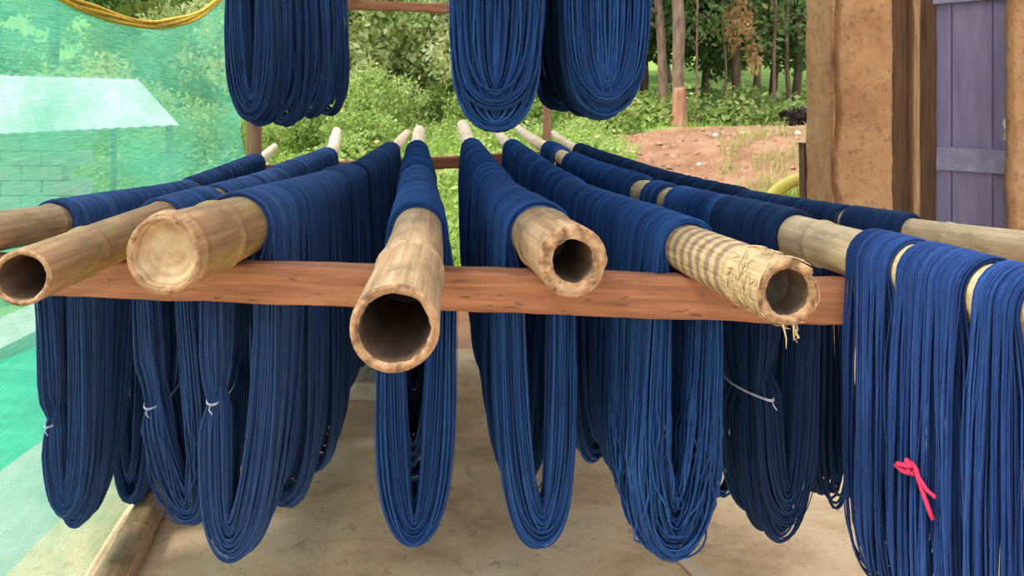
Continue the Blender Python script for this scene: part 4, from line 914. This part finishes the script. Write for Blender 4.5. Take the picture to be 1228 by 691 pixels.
mb, _ = trunk_mesh(6, .10, 502, lean=(-.5, 0), branches=4, zb=1.6); link('trunk', mb.mesh('trunk'), M['bark'], o)
# thin bare stems
STEMS = [(926, 13.5, .035, 'thin bare sapling stem nearest the pillar'), (868, 14, .03, 'thin leaning sapling stem between red trunk and pillar'), (500, 15, .03, 'thin sapling stem left of the dark slim trunk'), (540, 16, .03, 'thin sapling stem beside the middle hanging skein'), (462, 15, .03, 'thin sapling stem over the sealed-end pole tip'), (838, 13.0, .025, 'thin sapling stem right of the reddish trunk'), (950, 14.5, .05, 'dark sapling stem at the pillar edge')]
for k, (px, d, r, lab) in enumerate(STEMS):
    x = xat(px, d); o = empty('sapling', (x, d, float(hgt(x, d)))); tag(o, lab, 'sapling', 'saplings at the edge of the wood')
    mb, tips = trunk_mesh(4.2, r, 520 + k, lean=(rg.uniform(-.5, .5), 0), branches=5, zb=1.0); link('stem', mb.mesh('stem'), M['bark'], o)
    stuff(link('foliage', leaf_cloud('foliage', [(*t, .45) for t in tips], 900, .14, 540 + k), M['leaf_hazed' if px < 600 else 'leaf_dark'], o))
# hanging dry leaves among the dark trees
for k, (px, py, d) in enumerate(((892, 25, 12.5), (902, 72, 12.8), (878, 45, 13.2))):
    p = W(px, py, d); o = empty('dry_branch', tuple(p)); tag(o, ['uppermost hanging spray of dry brown leaves', 'lowest hanging spray of dry brown leaves', 'small middle spray of dry brown leaves'][k] + ' among the dark trees', 'branch', 'dry branches')
    ln = 2.6; pts = [(0, 0, .3), (.05, .2, .9), (.0, .8, 1.6), (-.1, 1.4, ln)]; link('twig', MB().tube(pts, .012, 6).mesh('twig'), M['bark'], o)
    stuff(link('leaves', leaf_cloud('leaves', [(0, 0, .2, .14), (.03, 0, -.05, .14), (.0, .1, .5, .12)], 130, .12, 560 + k, 1.4, 1.2), M['leaf_dry'], o))
# bushes
BUSH = [(455, 12, .9, 'leaf_bush', 'bright bush left of the sealed-end pole tip'), (420, 9.5, .55, 'leaf_bush', 'bright bush behind the open-ended pole tip'), (515, 13.5, .8, 'leaf_bush', 'bright green bush behind the middle pole tip'), (360, 10, .7, 'leaf_bush', 'bush under the skein beside the net'), (565, 12, .7, 'leaf_bush', 'bush behind the thick-walled pole tip'),
        (700, 13.5, .75, 'leaf_bush', 'low green bush under the skein nearest the red trunk'), (735, 12.4, .45, 'leaf_bush', 'leafy weed clump where the grass meets the red earth'), (770, 14, .6, 'leaf_bush', 'green undergrowth bush beside the dark twin trunk'), (640, 12, .6, 'leaf_bush', 'green bush behind the knobbly stick post'),
        (855, 13.6, .5, 'leaf_dark', 'broad-leaved weed right of the reddish trunk'), (905, 14.5, .6, 'leaf_bush', 'grassy bush in front of the slim trunks'), (957, 12.6, .30, 'leaf_purple', 'dark purple shrub at the edge of the pillar'), (470, 17, 1.3, 'leaf_hazed', 'tall pale thicket in the middle gap'), (400, 17, 1.4, 'leaf_hazed', 'tall pale thicket behind the skein beside the net'), (530, 20, 1.5, 'leaf_hazed', 'deep pale thicket behind the dark slim trunk'),
        (245, 9, .8, 'leaf_bush', 'bush seen through the net near the corner post'), (130, 11, 1.0, 'leaf_hazed', 'bush behind the low shed')]
for k, (px, d, r, mt, lab) in enumerate(BUSH):
    x = xat(px, d); o = empty('bush', (x, d, float(hgt(x, d)))); tag(o, lab, 'bush', 'bushes below the trees')
    rgk = np.random.RandomState(600 + k); c = [(rgk.normal(0, r * .5), rgk.normal(0, r * .4), r * rgk.uniform(.2, 1.0), r * rgk.uniform(.25, .5)) for _ in range(11)]
    mb = MB()
    for cc in c[:6]: mb.tube([(0, 0, -.05), (cc[0] * .5, cc[1] * .5, cc[2] * .6), cc[:3]], np.array([.018, .012, .005]), 5)
    link('stems', mb.mesh('stems'), M['bark'], o)
    stuff(link('foliage', leaf_cloud('foliage', c, int(2000 * min(1.6, r / .6)), .085 if d < 14 else .13, 620 + k), M[mt], o))

def blades(name, xs_, ys_, hmin, hmax, wd, seed, tone_mu=.45, lean=.35):
    rg = np.random.RandomState(seed); n = len(xs_); z = hgt(xs_, ys_); a = rg.uniform(0, 6.28, n); h = rg.uniform(hmin, hmax, n)
    dx, dy = np.cos(a) * wd * rg.uniform(.6, 1.4, n), np.sin(a) * wd * rg.uniform(.6, 1.4, n); lx, ly = rg.normal(0, lean, n) * h, rg.normal(0, lean, n) * h
    b = np.stack([xs_, ys_, z - .02], -1); d = np.stack([dx, dy, dx * 0], -1); m = np.stack([xs_ + lx * .4, ys_ + ly * .4, z + h * .6], -1); t = np.stack([xs_ + lx, ys_ + ly, z + h * .92], -1)
    V = np.stack([b - d, b + d, m + d * .75, m - d * .75, t], 1).reshape(-1, 3); i = np.arange(n) * 5
    tn = np.clip(rg.normal(tone_mu, .22, n), 0, 1)
    return mesh_np(name, V, np.stack([i, i + 1, i + 2, i + 3], 1), np.stack([i + 3, i + 2, i + 4], 1), tone=np.repeat(tn, 5), smooth=False)
rg = np.random.RandomState(70); n = 80000
yy_ = 5.0 + (rg.rand(n) ** 1.3) * 17; xx_ = rg.uniform(-.75, .75, n) * (yy_ + 1.0); k = rg.rand(n) < grassy(xx_, yy_) ** 2
k &= ~((xx_ > 2.3) & (yy_ < 6.0))
k &= ~((xx_ < -1.9) & (yy_ < 6.5) & (xx_ > -3.3))
tag(stuff(link('grass', blades('grass', xx_[k], yy_[k], .05, .15, .012, 71), M['grass'])), 'bright green grass covering the ground below the wood', 'grass')
n = 2600; px_ = rg.uniform(860, 1000, n); d_ = rg.uniform(6.5, 10.5, n); clump = snoise(np.stack([px_ / 40, d_ * 1.2], -1), .6, 12, 2); k = clump > .0
tag(stuff(link('dry_grass', blades('dry_grass', ((px_ - PCX) * d_ / F)[k], d_[k], .08, .24, .006, 72, .5, .5), M['grass_dry'])), 'sparse dry grass tufts on the red earth beside the pillar', 'grass')
# leafy undergrowth among the trunks
def undergrowth(name, x0, x1, y0, y1, n, size, hmax, seed, mat, label):
    rg_ = np.random.RandomState(seed); x = rg_.uniform(x0, x1, n); y = rg_.uniform(y0, y1, n); k_ = snoise(np.stack([x, y], -1), .45, seed, 3)
    z = hgt(x, y) + rg_.rand(n) * hmax * np.clip(.45 + .7 * k_, .1, 1.2)
    a = rg_.normal(size=(n, 3)); a[:, 2] *= .5; a /= np.linalg.norm(a, axis=1)[:, None]; b = np.cross(a, rg_.normal(size=(n, 3))); b /= np.linalg.norm(b, axis=1)[:, None]
    P = np.stack([x, y, z], -1); s_ = size * rg_.uniform(.6, 1.4, n)[:, None]
    V = np.stack([P, P + a * s_ * .5 + b * s_ * .28, P + a * s_, P + a * s_ * .5 - b * s_ * .28], 1).reshape(-1, 3)
    tn = np.clip(rg_.normal(.5, .2, n) + .15 * k_, 0, .97); tn[rg_.rand(n) < .02] = 1
    tag(stuff(link(name, mesh_np(name, V, np.arange(n * 4).reshape(-1, 4), tone=np.repeat(tn, 4), smooth=False), mat)), label, 'weeds')
undergrowth('undergrowth', 1.6, 9.5, 12.6, 21, 42000, .11, .75, 81, M['leaf_bush'], 'low leafy green undergrowth among the trunks beside the pillar')
undergrowth('undergrowth', -7, 1.5, 6.0, 15, 60000, .075, .42, 82, M['leaf_bush'], 'low pale green weeds on the ground behind the far crossbar')
# earth clods
CL = MB(); rgc = np.random.RandomState(88)
def clod(r, seed):
    bm_v = []; rg_ = np.random.RandomState(seed)
    th = np.linspace(0, 2 * math.pi, 8)[:-1]
    V = [(0, 0, r * .8)] + [(math.cos(t) * r * .8 * rg_.uniform(.8, 1.2), math.sin(t) * r * .8 * rg_.uniform(.8, 1.2), r * .45) for t in th] + [(math.cos(t) * r * rg_.uniform(.9, 1.2), math.sin(t) * r * rg_.uniform(.9, 1.2), -r * .2) for t in th]
    T = [(0, 1 + k, 1 + (k + 1) % 7) for k in range(7)]; Q = [(1 + k, 8 + k, 8 + (k + 1) % 7, 1 + (k + 1) % 7) for k in range(7)]
    return np.array(V), Q, T
for k in range(900):
    d = rgc.uniform(6, 12); x = rgc.uniform(1.3, 7); V, Q, T = clod(rgc.uniform(.012, .05) * (1.6 if rgc.rand() < .1 else 1), k); CL.add(V + [x, d, float(hgt(x, d))], Q, T)
tag(stuff(link('earth_clods', CL.mesh('earth_clods'), simple('clod_earth', [(.3, (.20, .10, .055)), (.7, (.40, .24, .15))], 6))), 'crumbled red earth clods scattered over the bank', 'soil')
for k, (px, py, d, r) in enumerate(((858, 163, 10.4, .05), (890, 163, 10.4, .045), (957, 162, 10.2, .05), (838, 186, 9.0, .035))):
    x = xat(px, d); V, Q, T = clod(r, 950 + k); o = link('stone', MB().add(V, Q, T).mesh('stone'), M['gravel_top']); o.location = (x, d, float(hgt(x, d)))
    tag(o, ['pale stone on the red earth nearest the reddish trunk', 'pale stone on the red earth, halfway to the pillar', 'pale stone on the red earth close to the pillar', 'small pale stone lower down the red bank'][k], 'stone', 'pale stones on the bank')
# yellow hose hoop and leaning board beside the pillar
pts = [W(px, py, d) for px, py, d in ((922, 236, 5.2), (932, 227, 5.25), (944, 219, 5.3), (958, 214, 5.35), (972, 212, 5.4), (990, 214, 5.4))]
base_ = np.array(pts[0]); pts2 = [np.array([pts[0][0] - .12, pts[0][1], .02]), np.array([pts[0][0] - .06, pts[0][1], .35])] + pts + [np.array([pts[-1][0] + .1, pts[-1][1], .4]), np.array([pts[-1][0] + .14, pts[-1][1], .02])]
P_ = Pole(pts2, [.048] * len(pts2)); mb = MB().tube(P_.P[::8], .048, 14)
tag(link('yellow_pipe', mb.mesh('yellow_pipe'), M['yellow']), 'bent yellow plastic pipe arching beside the foot of the pillar', 'pipe')
V, Q, T = rough_bar((xat(966.5, 4.5), 4.5, -.1), (xat(967, 4.5), 4.56, CAMZ - (172 - HOR) * 4.5 / F), .018, .09, 97, .002, 20)
tag(link('leaning_board', MB().add(V, Q, T).mesh('leaning_board'), M['timber_dark_shaded']), 'dark board leaning on the pillar side by the red bank', 'board')
n = 500; xg = rg.uniform(xat(938, 5.6), xat(985, 5.6), n); yg = rg.uniform(5.5, 6.0, n)
tag(stuff(link('weeds', blades('weeds', xg, yg, .5, .95, .010, 75, .5, .18), M['grass'])), 'tall fresh green weeds behind the yellow pipe', 'grass')
